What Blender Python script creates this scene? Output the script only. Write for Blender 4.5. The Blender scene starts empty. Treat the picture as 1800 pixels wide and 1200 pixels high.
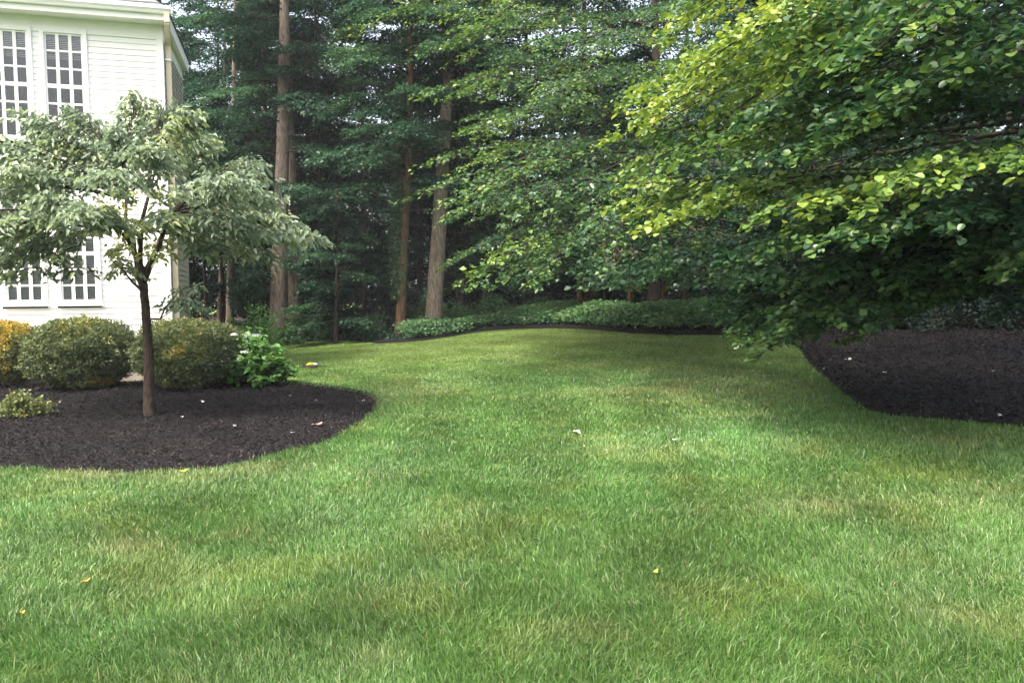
import bpy, math, random
import numpy as np
from mathutils import Vector, Matrix
from mathutils.geometry import delaunay_2d_cdt

# ------------------------------------------------------------------ camera
F = 1400.0
PITCH = math.atan(76 / F)
ROLL = math.radians(0.6)
EYE = np.array([0.0, 0.0, 1.6])
FWD = np.array([0, math.cos(PITCH), -math.sin(PITCH)])
U0 = np.array([0, math.sin(PITCH), math.cos(PITCH)])
X0 = np.array([1.0, 0, 0])
RGT = math.cos(ROLL) * X0 - math.sin(ROLL) * U0
UPV = math.cos(ROLL) * U0 + math.sin(ROLL) * X0
sc = bpy.context.scene
col = sc.collection
cam_d = bpy.data.cameras.new("camera")
cam_d.sensor_width = 36
cam_d.lens = F / 1800 * 36
cam_d.clip_start = 0.05
cam_d.clip_end = 2000
cam = bpy.data.objects.new("camera", cam_d)
col.objects.link(cam)
M = Matrix.Identity(4)
for i in range(3):
    M[i][0], M[i][1], M[i][2], M[i][3] = RGT[i], UPV[i], -FWD[i], EYE[i]
cam.matrix_world = M
sc.camera = cam

# ------------------------------------------------------------------ light
SUN_DIR = Vector((-0.42, -0.42, 0.85)).normalized()
world = bpy.data.worlds.new("World")
sc.world = world
world.use_nodes = True
nt = world.node_tree
bg = nt.nodes["Background"]
sky = nt.nodes.new("ShaderNodeTexSky")
sky.sky_type = 'NISHITA'
sky.sun_disc = False
sky.sun_elevation = math.asin(SUN_DIR.z)
sky.sun_rotation = math.atan2(SUN_DIR.x, SUN_DIR.y)
sky.air_density = 1.0
sky.dust_density = 9.0
sky.ozone_density = .3
veil = nt.nodes.new("ShaderNodeMixRGB")          # thin bright overcast over the blue
veil.inputs[0].default_value = .5
veil.inputs[2].default_value = (1.75, 1.78, 1.82, 1)
nt.links.new(sky.outputs[0], veil.inputs[1])
nt.links.new(veil.outputs[0], bg.inputs[0])
bg.inputs[1].default_value = 0.15
sun_d = bpy.data.lights.new("sun", 'SUN')
sun_d.energy = 1.15
sun_d.angle = math.radians(14)
sun_d.color = (1.0, 0.93, 0.82)
sun = bpy.data.objects.new("sun", sun_d)
sun.rotation_euler = SUN_DIR.to_track_quat('Z', 'Y').to_euler()
sun.location = (-10, -10, 20)
col.objects.link(sun)
sc.view_settings.view_transform = 'Standard'
sc.view_settings.look = 'None'
sc.view_settings.gamma = 1
sc.view_settings.exposure = 2.5
cy = sc.cycles
cy.max_bounces = 5
cy.diffuse_bounces = 3
cy.glossy_bounces = 2
cy.transmission_bounces = 3
cy.transparent_max_bounces = 6
cy.use_adaptive_sampling = True
cy.adaptive_threshold = 0.02
cy.use_denoising = True
cy.denoiser = 'OPENIMAGEDENOISE'
cy.denoising_input_passes = 'RGB_ALBEDO_NORMAL'
cy.denoising_prefilter = 'ACCURATE'

# ------------------------------------------------------------------ pixel <-> world
def ray(px, py):
    v = FWD * F + RGT * (px - 900) + UPV * (600 - py)
    return v / np.linalg.norm(v)

def pt_at_z(px, py, z):
    d = ray(px, py)
    return EYE + d * ((z - EYE[2]) / d[2])

def at(px, py, Y):                       # point at forward distance Y
    d = ray(px, py)
    return EYE + d * (Y / d[1])

# ------------------------------------------------------------------ terrain
CP = [(900, 1200, 0), (0, 1200, 0), (1800, 1200, .03), (0, 828, .05), (300, 830, .05), (660, 715, .12),
      (265, 737, .1), (170, 697, .12), (0, 690, .12), (500, 678, .15), (600, 603, .32), (500, 600, .25), (700, 602, .42),
      (950, 577, .72), (1250, 589, .70), (1410, 610, .58), (1480, 690, .36), (1540, 730, .27), (1800, 752, .27),
      (1400, 800, .13), (900, 800, .1), (900, 690, .25), (1150, 690, .3), (1650, 562, 1.0), (620, 650, .2), (320, 640, .1)]
_c = np.array([list(pt_at_z(a, b, h)[:2]) + [h] for a, b, h in CP] +
              [(-14, 22, .1), (-12, 30, .1), (0, -4, 0), (-6, -2, 0), (6, -2, .05), (2, 32, 1.25), (14, 30, 1.5), (-5, 34, .5), (12, 8, .5), (12, 18, 1.1)])

def _phi(r2):
    return 0.5 * r2 * np.log(np.maximum(r2, 1e-9))

_n = len(_c)
_K = _phi((_c[:, None, 0] - _c[None, :, 0]) ** 2 + (_c[:, None, 1] - _c[None, :, 1]) ** 2) + np.eye(_n) * 2.0
_P = np.column_stack([np.ones(_n), _c[:, :2]])
_A = np.block([[_K, _P], [_P.T, np.zeros((3, 3))]])
_w = np.linalg.solve(_A, np.concatenate([_c[:, 2], np.zeros(3)]))

def height(x, y):
    x = np.asarray(x, float); y = np.asarray(y, float)
    xc = np.clip(x, -16, 16); yc = np.clip(y, -5, 36)
    h = _w[_n] + _w[_n + 1] * xc + _w[_n + 2] * yc
    for i in range(_n):
        h = h + _w[i] * _phi((xc - _c[i, 0]) ** 2 + (yc - _c[i, 1]) ** 2)
    return h

def H(x, y):
    return float(height(x, y))

def gpt(px, py):
    """where the view ray of a photo pixel meets the ground"""
    d = ray(px, py)
    t, last = 1.0, 1.0
    while t < 70:
        p = EYE + d * t
        if p[2] <= H(p[0], p[1]):
            for _ in range(20):
                m = (last + t) / 2
                p = EYE + d * m
                if p[2] <= H(p[0], p[1]): t = m
                else: last = m
            return p
        last = t
        t += 0.15
    return p

def _hash(ix, iy, s):
    n = (ix * 374761393 + iy * 668265263 + s * 982451653) & 0x7fffffff
    n = ((n ^ (n >> 13)) * 1274126177) & 0x7fffffff
    return ((n ^ (n >> 16)) & 0xffff) / 65535.0

def vnoise(x, y, s=0):
    ix = np.floor(x).astype(np.int64); iy = np.floor(y).astype(np.int64)
    fx = x - ix; fy = y - iy
    fx = fx * fx * (3 - 2 * fx); fy = fy * fy * (3 - 2 * fy)
    a = _hash(ix, iy, s); b = _hash(ix + 1, iy, s); c = _hash(ix, iy + 1, s); d = _hash(ix + 1, iy + 1, s)
    return (a * (1 - fx) + b * fx) * (1 - fy) + (c * (1 - fx) + d * fx) * fy

def fbm(x, y, s=0, o=4):
    v = 0; a = .5; k = 1
    for i in range(o):
        v = v + a * vnoise(x * k, y * k, s + i); a *= .5; k *= 2.03
    return v / (1 - .5 ** o)

def in_poly(x, y, poly):
    r = np.zeros(x.shape, bool)
    n = len(poly)
    for i in range(n):
        x1, y1 = poly[i]; x2, y2 = poly[(i + 1) % n]
        if y1 == y2: continue
        c = ((y1 > y) != (y2 > y)) & (x < (x2 - x1) * (y - y1) / (y2 - y1) + x1)
        r ^= c
    return r

# ------------------------------------------------------------------ tags, materials, mesh helpers
def tag(o, label=None, cat=None, group=None, kind=None):
    if label: o["label"] = label
    if cat: o["category"] = cat
    if group: o["group"] = group
    if kind: o["kind"] = kind
    return o

def empty(name, loc, rz=0):
    o = bpy.data.objects.new(name, None)
    o.empty_display_size = .3
    o.location = loc; o.rotation_euler = (0, 0, rz)
    col.objects.link(o)
    return o

def copy_tree(o, parent=None):
    c = o.copy(); col.objects.link(c); c.parent = parent
    for ch in list(o.children): copy_tree(ch, c)
    return c

class Nodes:
    def __init__(s, name):
        s.m = bpy.data.materials.new(name); s.m.use_nodes = True
        s.t = s.m.node_tree; s.n = s.t.nodes
        s.b = s.n["Principled BSDF"]; s.out = s.n["Material Output"]
    def add(s, typ, **kw):
        n = s.n.new(typ)
        for k, v in kw.items():
            if k.startswith('_'): setattr(n, k[1:], v)
            else: n.inputs[k].default_value = v
        return n
    def link(s, a, b): s.t.links.new(a, b)
    def ramp(s, fac, stops):
        r = s.n.new("ShaderNodeValToRGB")
        e = r.color_ramp.elements
        e[0].position, e[0].color = stops[0][0], (*stops[0][1], 1)
        e[1].position, e[1].color = stops[-1][0], (*stops[-1][1], 1)
        for p, c in stops[1:-1]:
            k = e.new(p); k.color = (*c, 1)
        s.link(fac, r.inputs[0])
        return r

def plain(name, color, rough=.6, metal=0, spec=.4, noise=0, nscale=5, bump=0, bscale=40):
    k = Nodes(name)
    k.b.inputs["Roughness"].default_value = rough
    k.b.inputs["Metallic"].default_value = metal
    k.b.inputs["Specular IOR Level"].default_value = spec
    k.b.inputs["Base Color"].default_value = (*color, 1)
    tc = k.add("ShaderNodeTexCoord")
    if noise:
        nz = k.add("ShaderNodeTexNoise", Scale=nscale, Detail=6.0)
        k.link(tc.outputs["Object"], nz.inputs["Vector"])
        r = k.ramp(nz.outputs[0], [(.25, tuple(c * (1 - noise) for c in color)), (.75, tuple(min(1, c * (1 + noise)) for c in color))])
        k.link(r.outputs[0], k.b.inputs["Base Color"])
    if bump:
        nb = k.add("ShaderNodeTexNoise", Scale=bscale, Detail=5.0)
        k.link(tc.outputs["Object"], nb.inputs["Vector"])
        bp = k.add("ShaderNodeBump", Strength=bump, Distance=.02)
        k.link(nb.outputs[0], bp.inputs["Height"]); k.link(bp.outputs[0], k.b.inputs["Normal"])
    return k.m

def leaf_mat(name, stops, rough=.45, trans=.35, spec=.35):
    k = Nodes(name)
    at_ = k.add("ShaderNodeAttribute", _attribute_name="tint")
    sep = k.add("ShaderNodeSeparateColor")
    k.link(at_.outputs["Color"], sep.inputs[0])
    r = k.ramp(sep.outputs[0], stops)
    k.link(r.outputs[0], k.b.inputs["Base Color"])
    k.b.inputs["Roughness"].default_value = rough
    k.b.inputs["Specular IOR Level"].default_value = spec
    tr = k.add("ShaderNodeBsdfTranslucent")
    hs = k.add("ShaderNodeHueSaturation", Hue=.49, Saturation=1.15, Value=1.3)
    k.link(r.outputs[0], hs.inputs["Color"]); k.link(hs.outputs[0], tr.inputs[0])
    mx = k.add("ShaderNodeMixShader"); mx.inputs[0].default_value = trans
    k.link(k.b.outputs[0], mx.inputs[1]); k.link(tr.outputs[0], mx.inputs[2]); k.link(mx.outputs[0], k.out.inputs[0])
    return k.m

def vcol_mat(name, rough=.55, trans=.0, spec=.3, bump=0, bscale=60):
    k = Nodes(name)
    a = k.add("ShaderNodeAttribute", _attribute_name="tint")
    k.link(a.outputs["Color"], k.b.inputs["Base Color"])
    k.b.inputs["Roughness"].default_value = rough
    k.b.inputs["Specular IOR Level"].default_value = spec
    if trans:
        tr = k.add("ShaderNodeBsdfTranslucent"); k.link(a.outputs["Color"], tr.inputs[0])
        mx = k.add("ShaderNodeMixShader"); mx.inputs[0].default_value = trans
        k.link(k.b.outputs[0], mx.inputs[1]); k.link(tr.outputs[0], mx.inputs[2]); k.link(mx.outputs[0], k.out.inputs[0])
    if bump:
        tc = k.add("ShaderNodeTexCoord")
        nb = k.add("ShaderNodeTexNoise", Scale=bscale, Detail=6.0)
        k.link(tc.outputs["Object"], nb.inputs["Vector"])
        bp = k.add("ShaderNodeBump", Strength=bump, Distance=.03)
        k.link(nb.outputs[0], bp.inputs["Height"]); k.link(bp.outputs[0], k.b.inputs["Normal"])
    return k.m

def bark_mat(name, dark, light, vs=2.0, moss=None):
    k = Nodes(name)
    tc = k.add("ShaderNodeTexCoord")
    mp = k.add("ShaderNodeMapping"); mp.inputs["Scale"].default_value = (9, 9, vs)
    k.link(tc.outputs["Object"], mp.inputs[0])
    nz = k.add("ShaderNodeTexNoise", Scale=2.2, Detail=8.0, Roughness=.65)
    k.link(mp.outputs[0], nz.inputs["Vector"])
    r = k.ramp(nz.outputs[0], [(.3, dark), (.52, tuple((a + b) / 2 for a, b in zip(dark, light))), (.72, light)])
    c = r.outputs[0]
    if moss:
        n2 = k.add("ShaderNodeTexNoise", Scale=1.3, Detail=5.0)
        k.link(tc.outputs["Object"], n2.inputs["Vector"])
        r2 = k.ramp(n2.outputs[0], [(.5, (0, 0, 0)), (.62, (1, 1, 1))])
        mx = k.add("ShaderNodeMixRGB"); k.link(r2.outputs[0], mx.inputs[0]); k.link(c, mx.inputs[1]); mx.inputs[2].default_value = (*moss, 1)
        c = mx.outputs[0]
    k.link(c, k.b.inputs["Base Color"])
    k.b.inputs["Roughness"].default_value = .9
    k.b.inputs["Specular IOR Level"].default_value = .15
    bp = k.add("ShaderNodeBump", Strength=.9, Distance=.04)
    k.link(nz.outputs[0], bp.inputs["Height"]); k.link(bp.outputs[0], k.b.inputs["Normal"])
    return k.m

def np_mesh(name, verts, faces, mat, parent=None, tint=None, smooth=False):
    """verts (n,3); faces (m,k) equal sided"""
    me = bpy.data.meshes.new(name)
    verts = np.asarray(verts, np.float32); faces = np.asarray(faces, np.int32)
    m, k = faces.shape
    me.vertices.add(len(verts)); me.vertices.foreach_set("co", verts.ravel())
    me.loops.add(m * k); me.loops.foreach_set("vertex_index", faces.ravel())
    me.polygons.add(m)
    me.polygons.foreach_set("loop_start", np.arange(0, m * k, k, dtype=np.int32))
    me.polygons.foreach_set("loop_total", np.full(m, k, np.int32))
    if smooth: me.polygons.foreach_set("use_smooth", np.ones(m, bool))
    if tint is not None:
        a = me.attributes.new("tint", 'FLOAT_COLOR', 'POINT')
        t = np.ones((len(verts), 4), np.float32)
        if tint.ndim == 1: t[:, 0] = t[:, 1] = t[:, 2] = tint
        else: t[:, :3] = tint
        a.data.foreach_set("color", t.ravel())
    me.update(calc_edges=True)
    me.materials.append(mat)
    o = bpy.data.objects.new(name, me)
    col.objects.link(o)
    if parent: o.parent = parent
    return o

class MB:
    """collects boxes, tubes and polygons, built as ONE mesh object"""
    def __init__(s): s.v = []; s.f = []
    def quad(s, *p):
        b = len(s.v); s.v += [tuple(q) for q in p]; s.f.append(tuple(range(b, b + len(p))))
    def box(s, x0, x1, y0, y1, z0, z1):
        b = len(s.v)
        s.v += [(x, y, z) for z in (z0, z1) for y in (y0, y1) for x in (x0, x1)]
        s.f += [tuple(b + i for i in f) for f in ((0, 2, 3, 1), (4, 5, 7, 6), (0, 1, 5, 4), (2, 6, 7, 3), (0, 4, 6, 2), (1, 3, 7, 5))]
    def tube(s, pts, rad, n=8, rough=0, rng=None, cap=True, furrow=0):
        pts = [np.asarray(p, float) for p in pts]
        m = len(pts)
        if not hasattr(rad, '__len__'): rad = [rad] * m
        b = len(s.v)
        ref = None
        for i, p in enumerate(pts):
            t = pts[min(i + 1, m - 1)] - pts[max(i - 1, 0)]
            t = t / (np.linalg.norm(t) + 1e-9)
            if ref is None: ref = np.array([1.0, 0, 0]) if abs(t[0]) < .8 else np.array([0, 1.0, 0])
            a = ref - t * ref.dot(t); a /= np.linalg.norm(a); ref = a
            c = np.cross(t, a)
            for j in range(n):
                an = 2 * math.pi * j / n
                r = rad[i]
                if rough: r *= 1 + rough * (rng.random() - .5)
                if furrow: r *= 1 + furrow * math.sin(an * 7 + i * .35) + furrow * .7 * math.sin(an * 12 - i * .5)
                s.v.append(tuple(p + (a * math.cos(an) + c * math.sin(an)) * r))
        for i in range(m - 1):
            for j in range(n):
                k = (j + 1) % n
                s.f.append((b + i * n + j, b + i * n + k, b + (i + 1) * n + k, b + (i + 1) * n + j))
        if cap:
            s.f.append(tuple(b + j for j in range(n))[::-1]); s.f.append(tuple(b + (m - 1) * n + j for j in range(n)))
    def build(s, name, mat, parent=None, smooth=False, bevel=0):
        me = bpy.data.meshes.new(name)
        me.from_pydata(s.v, [], s.f); me.update()
        if smooth:
            for p in me.polygons: p.use_smooth = True
        me.materials.append(mat)
        o = bpy.data.objects.new(name, me); col.objects.link(o)
        if parent: o.parent = parent
        if bevel:
            b = o.modifiers.new("b", 'BEVEL'); b.width = bevel; b.segments = 2
        return o

# ------------------------------------------------------------------ leaves
def _fan(half):          # half outline (a, w, n): closed symmetric leaf, two halves folded on the midrib
    h = np.array(half); k = len(h)
    mir = h[1:-1].copy(); mir[:, 1] *= -1
    v = np.vstack([h, mir])
    left = list(range(k)); right = [k - 1] + [k + i for i in range(k - 3, -1, -1)] + [0]
    return v, np.array([left, right])
SHAPES = {
    'diamond': _fan([(0, 0, 0), (.45, .5, .12), (1, 0, -.08)]),
    'round': _fan([(0, 0, 0), (.07, .26, .06), (.3, .47, .11), (.6, .47, .08), (.87, .25, -.02), (1, 0, -.1)]),
    'long': _fan([(0, 0, 0), (.3, .42, .14), (.65, .36, .0), (1, 0, -.26)]),
}

class Leaves:
    def __init__(s): s.c = []; s.n = []; s.a = []; s.l = []; s.t = []
    def add(s, c, a, n, l, t):
        s.c.append(c); s.a.append(a); s.n.append(n); s.l.append(l); s.t.append(t)
    def count(s): return sum(len(x) for x in s.l)
    def build(s, name, mat, parent, shape='diamond', ratio=.6, keep=None):
        C = np.vstack(s.c); A = np.vstack(s.a); N = np.vstack(s.n); L = np.concatenate(s.l); T = np.concatenate(s.t)
        if keep is not None:
            k = keep(C); C, A, N, L, T = C[k], A[k], N[k], L[k], T[k]
        A = A / (np.linalg.norm(A, axis=1, keepdims=True) + 1e-9)
        N = N - A * (N * A).sum(1, keepdims=True)
        N = N / (np.linalg.norm(N, axis=1, keepdims=True) + 1e-9)
        B = np.cross(N, A)
        sv, sf = SHAPES[shape]
        k = len(sv)
        V = (C[:, None] + L[:, None, None] * (A[:, None] * sv[None, :, 0:1] + B[:, None] * sv[None, :, 1:2] * ratio + N[:, None] * sv[None, :, 2:3]))
        V = V.reshape(-1, 3)
        Fc = (np.arange(len(C))[:, None, None] * k + sf[None]).reshape(-1, sf.shape[1])
        return np_mesh(name, V, Fc, mat, parent, np.repeat(np.clip(T, 0, 1), k))

UP = np.array([0, 0, 1.0])

def spray(rng, lv, p0, d, L, W, nt, lpt, droop=.2, rise=.0, leaf=.09, tint=.5, tj=.15, tips=None, wood=None, jz=.03, up=.35, edge=0.0, vdown=.1, vj=.14):
    """a flat fan of leafy twigs along one limb end"""
    d = np.asarray(d, float)
    dh = d.copy(); dh[2] = 0; dh /= np.linalg.norm(dh) + 1e-9
    sd = np.cross(UP, dh)
    t = np.clip(np.linspace(.06, 1, nt) + rng.normal(0, .03, nt), .02, 1.02)
    c = p0 + d * (L * t)[:, None] + UP * ((rise * t - droop * t * t) * L)[:, None]
    side = np.where(np.arange(nt) % 2 == 0, 1, -1)
    ang = rng.uniform(.5, 1.1, nt) * (1 - .6 * t)
    tw = dh * np.cos(ang)[:, None] + sd * (np.sin(ang) * side)[:, None] + UP * (rng.normal(-vdown, vj, nt))[:, None]
    tl = W * (1.05 - .65 * t) * rng.uniform(.6, 1.2, nt)
    s = (np.arange(lpt)[None] + rng.uniform(0, 1, (nt, lpt))) / lpt
    P = c[:, None] + tw[:, None] * (tl[:, None] * s)[..., None] - UP * (droop * tl[:, None] * s * s)[..., None]
    P = P + rng.normal(0, 1, P.shape) * np.array([jz, jz, jz])
    alt = np.where(np.arange(lpt) % 2 == 0, 1, -1)[None]
    la = rng.uniform(.4, 1.3, (nt, lpt)) * alt
    sdt = np.cross(UP, tw)
    A = tw[:, None] * np.cos(la)[..., None] + sdt[:, None] * np.sin(la)[..., None]
    A = A + UP * rng.normal(-.25, .3, (nt, lpt))[..., None]
    N = rng.normal(0, up, (nt, lpt, 3)) + UP
    ln = leaf * rng.uniform(.45, 1.2, (nt, lpt))
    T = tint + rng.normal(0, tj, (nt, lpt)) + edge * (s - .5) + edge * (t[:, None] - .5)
    lv.add(P.reshape(-1, 3), A.reshape(-1, 3), N.reshape(-1, 3), ln.ravel(), T.ravel())
    if wood is not None:
        wood.tube([p0 + d * L * q + UP * (rise * q - droop * q * q) * L for q in (0, .3, .6, 1)], [.004 + .006 * L * (1.05 - q) for q in (0, .3, .6, 1)], 4, cap=False)

def limb(rng, lv, wood, p0, az, L, el=.15, droop=.25, r0=.05, W=1.0, ns=7, nt=12, lpt=14, leaf=.09, tint=.5, tj=.08, start=.25, twigwood=False, spread=.9, **kw):
    d = np.array([math.sin(az) * math.cos(el), math.cos(az) * math.cos(el), math.sin(el)])
    f = lambda q: p0 + d * L * q - UP * droop * L * q * q
    wood.tube([f(q) for q in (0, .2, .45, .7, 1)], [r0, r0 * .8, r0 * .55, r0 * .35, r0 * .12], 6, cap=False)
    for i in range(ns):
        q = start + (1 - start) * (i + rng.uniform(0, .8)) / ns
        a2 = az + (1 if i % 2 else -1) * rng.uniform(.2, spread) * (1.1 - .6 * q)
        e2 = el - droop * q * 1.2 + rng.normal(0, .1)
        d2 = np.array([math.sin(a2) * math.cos(e2), math.cos(a2) * math.cos(e2), math.sin(e2)])
        spray(rng, lv, f(q), d2, L * .38 * (1.25 - .55 * q), W, nt, lpt, droop=.18, leaf=leaf, tint=tint + rng.normal(0, .09), tj=tj, wood=wood if twigwood else None, **kw)
    spray(rng, lv, f(.85), d + UP * (-droop * 1.6), L * .3, W * .8, nt, lpt, droop=.15, leaf=leaf, tint=tint + .05, tj=tj, wood=wood if twigwood else None, **kw)

def path_fn(pts):
    P = np.array(pts, float)
    def f(z):
        return np.array([np.interp(z, P[:, 2], P[:, 0]), np.interp(z, P[:, 2], P[:, 1]), z])
    return f

# ------------------------------------------------------------------ materials
M_lawn = vcol_mat("lawn_soil", .9, 0, .1, .6, 45)
M_blade = vcol_mat("grass_blade", .42, .3, .4)
M_mulch = Nodes("black_mulch")
if True:
    k = M_mulch
    tc = k.add("ShaderNodeTexCoord")
    n1 = k.add("ShaderNodeTexNoise", Scale=38.0, Detail=8.0, Roughness=.7); k.link(tc.outputs["Object"], n1.inputs["Vector"])
    n2 = k.add("ShaderNodeTexNoise", Scale=.9, Detail=4.0); k.link(tc.outputs["Object"], n2.inputs["Vector"])
    r1 = k.ramp(n1.outputs[0], [(.3, (.003, .0027, .0033)), (.6, (.009, .0075, .0095)), (.8, (.02, .017, .02))])
    r2 = k.ramp(n2.outputs[0], [(.35, (.8, .8, .85)), (.7, (1.3, 1.15, 1.1))])
    mm = k.add("ShaderNodeMixRGB", _blend_type='MULTIPLY'); mm.inputs[0].default_value = 1
    k.link(r1.outputs[0], mm.inputs[1]); k.link(r2.outputs[0], mm.inputs[2]); k.link(mm.outputs[0], k.b.inputs["Base Color"])
    k.b.inputs["Roughness"].default_value = .85; k.b.inputs["Specular IOR Level"].default_value = .2
    bp = k.add("ShaderNodeBump", Strength=1.0, Distance=.03); k.link(n1.outputs[0], bp.inputs["Height"]); k.link(bp.outputs[0], k.b.inputs["Normal"])
M_mulch = M_mulch.m
M_chip = vcol_mat("mulch_chip", .8, 0, .25)
M_litter = vcol_mat("leaf_litter", .8, .1, .2)
M_floor = plain("forest_soil", (.022, .015, .011), .95, noise=.5, nscale=3, bump=.8, bscale=25, spec=.1)
M_white = plain("white_siding_paint", (.90, .885, .86), .5, spec=.3, noise=.03, nscale=2)
M_trim = plain("white_trim_paint", (.89, .885, .87), .4, noise=.02)
M_shadewall = plain("shade_toned_siding", (.36, .335, .285), .6, noise=.06)  # shade of the right-hand side put into the siding colour
M_concrete = plain("concrete", (.42, .36, .32), .9, noise=.15, nscale=6, bump=.3)
M_glass = plain("window_glass", (.02, .025, .03), .04, spec=.9)
M_blind = plain("blind_slats", (.68, .66, .62), .5)
M_dark = plain("dark_room", (.03, .03, .035), .8)
M_tan = plain("tan_downspout_paint", (.62, .52, .38), .45, noise=.06)
M_shingle = plain("grey_roof_shingle", (.20, .20, .22), .9, noise=.35, nscale=9, bump=.5, bscale=30)
M_bark1 = bark_mat("pale_furrowed_bark", (.11, .085, .068), (.46, .375, .305))
M_bark2 = bark_mat("dark_bark", (.02, .016, .013), (.085, .065, .05))
M_bark3 = bark_mat("reddish_bark", (.06, .035, .02), (.23, .14, .085), moss=(.10, .12, .05))
M_bark4 = bark_mat("young_tree_bark", (.016, .013, .011), (.08, .06, .047), 4)
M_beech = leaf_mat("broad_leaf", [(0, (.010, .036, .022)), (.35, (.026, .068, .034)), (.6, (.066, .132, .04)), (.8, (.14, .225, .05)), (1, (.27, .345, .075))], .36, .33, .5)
M_far = leaf_mat("woodland_leaf", [(0, (.011, .034, .023)), (.4, (.027, .069, .041)), (.7, (.054, .115, .05)), (1, (.13, .21, .055))], .5, .35, .3)
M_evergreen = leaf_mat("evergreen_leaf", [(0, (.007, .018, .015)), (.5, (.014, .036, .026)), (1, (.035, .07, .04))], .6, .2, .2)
M_cherry = leaf_mat("young_tree_leaf", [(0, (.09, .14, .09)), (.5, (.19, .255, .165)), (.85, (.27, .33, .13)), (1, (.36, .39, .10))], .38, .42, .5)
M_shrub = leaf_mat("shrub_leaf", [(0, (.04, .055, .026)), (.45, (.088, .125, .052)), (.75, (.18, .215, .08)), (.9, (.30, .265, .055)), (1, (.42, .31, .055))], .45, .25, .4)  # yellow and orange stops carry warm low sunlight on the leaves
M_hyd = leaf_mat("hydrangea_leaf", [(0, (.045, .12, .035)), (.5, (.10, .24, .06)), (1, (.22, .38, .12))], .4, .35, .4)
M_petal = plain("white_petal", (.75, .78, .74), .6)
M_cover = leaf_mat("ground_cover_leaf", [(0, (.02, .055, .028)), (.5, (.056, .14, .056)), (1, (.14, .26, .09))], .45, .3, .4)
M_ivy = leaf_mat("ivy_leaf", [(0, (.012, .035, .018)), (1, (.05, .11, .04))], .4, .2, .4)
M_black = plain("black_rubber", (.012, .012, .013), .45)
M_yellow = plain("yellow_plastic", (.7, .42, .03), .4)
M_util = plain("pale_green_utility_paint", (.50, .60, .55), .5, noise=.06)
M_beige = plain("beige_utility_paint", (.55, .48, .41), .6, noise=.08)

# ------------------------------------------------------------------ beds and ground
def P2(lst): return [tuple(gpt(a, b)[:2]) for a, b in lst]
def smooth_poly(p, n=2):
    for _ in range(n):
        q = []
        for i in range(len(p)):
            a = np.array(p[i]); b = np.array(p[(i + 1) % len(p)])
            q += [tuple(a * .75 + b * .25), tuple(a * .25 + b * .75)]
        p = q
    return p
bedL = P2([(-420, 822), (-200, 821), (0, 822), (150, 831), (300, 831), (410, 820), (500, 797), (580, 776), (635, 745), (664, 715), (655, 697), (600, 684), (540, 678), (495, 676), (430, 668)])
bedL += [(-6.0, 14.75), (-9.5, 13.8), (-12, 13.0)]
bedL = smooth_poly(bedL, 2)
front = P2([(640, 604.5), (700, 603), (760, 597), (830, 585), (870, 580), (930, 578), (985, 577), (1040, 580), (1100, 585), (1170, 589.5), (1250, 589),
            (1300, 590), (1345, 597), (1405, 606), (1422, 640), (1470, 680), (1500, 708), (1545, 730), (1620, 738), (1700, 742), (1800, 752), (2000, 770), (2300, 790)])
back_strip = [(x, y + 2.4 + (2.2 if i < 3 else 0)) for i, (x, y) in enumerate(front[:11])]
bedR = front + [(15, 9), (15, 13.2), (11, 15.2), (8.6, 16.4), (6.9, 18.2)] + [(5.6, 20.4)] + back_strip[::-1]
bedR = smooth_poly(bedR, 2)
woods = [(x, y + .5) for x, y in front[:14]] + [(6.6, 15.5), (8.5, 13), (12, 11.5), (15, 8), (40, 6), (60, 60), (40, 75), (-40, 75), (-60, 40), (-40, 26), (-14, 24.5), (-9.2, 24.6), (-7.2, 25.3), (-5.6, 25.4)]

# lawn colour shared by the soil sheet and the blades
DRY = [(gpt(1410, 885), .55, .3, .8), (gpt(1050, 795), .6, .25, .6), (gpt(225, 965), .3, .22, .7), (gpt(1180, 695), 1.2, .9, .6), (gpt(1720, 880), .5, .3, .55),
       (gpt(690, 690), .8, 1.8, .4), (gpt(650, 1165), .14, .12, .7), (gpt(1640, 1080), .2, .2, .5), (gpt(1200, 660), 1.6, 1.5, .4), (gpt(1230, 620), 3.0, 3.0, .35),
       (gpt(950, 592), 5.0, 2.2, .3), (gpt(420, 945), .25, .1, .5), (gpt(1010, 1120), .3, .14, .4), (gpt(200, 835), 1.5, .3, .45), (gpt(450, 822), 1.3, .4, .35), (gpt(1660, 775), 1.4, .35, .4)]
LUSH = [(gpt(1010, 670), 1.2, 1.2, .8), (gpt(1110, 880), .5, .5, .5), (gpt(1300, 760), 1.0, .7, .7), (gpt(760, 790), 1.6, 1.0, .4), (gpt(1600, 660), 1, 1, .3), (gpt(600, 900), .9, .6, .4)]
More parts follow.
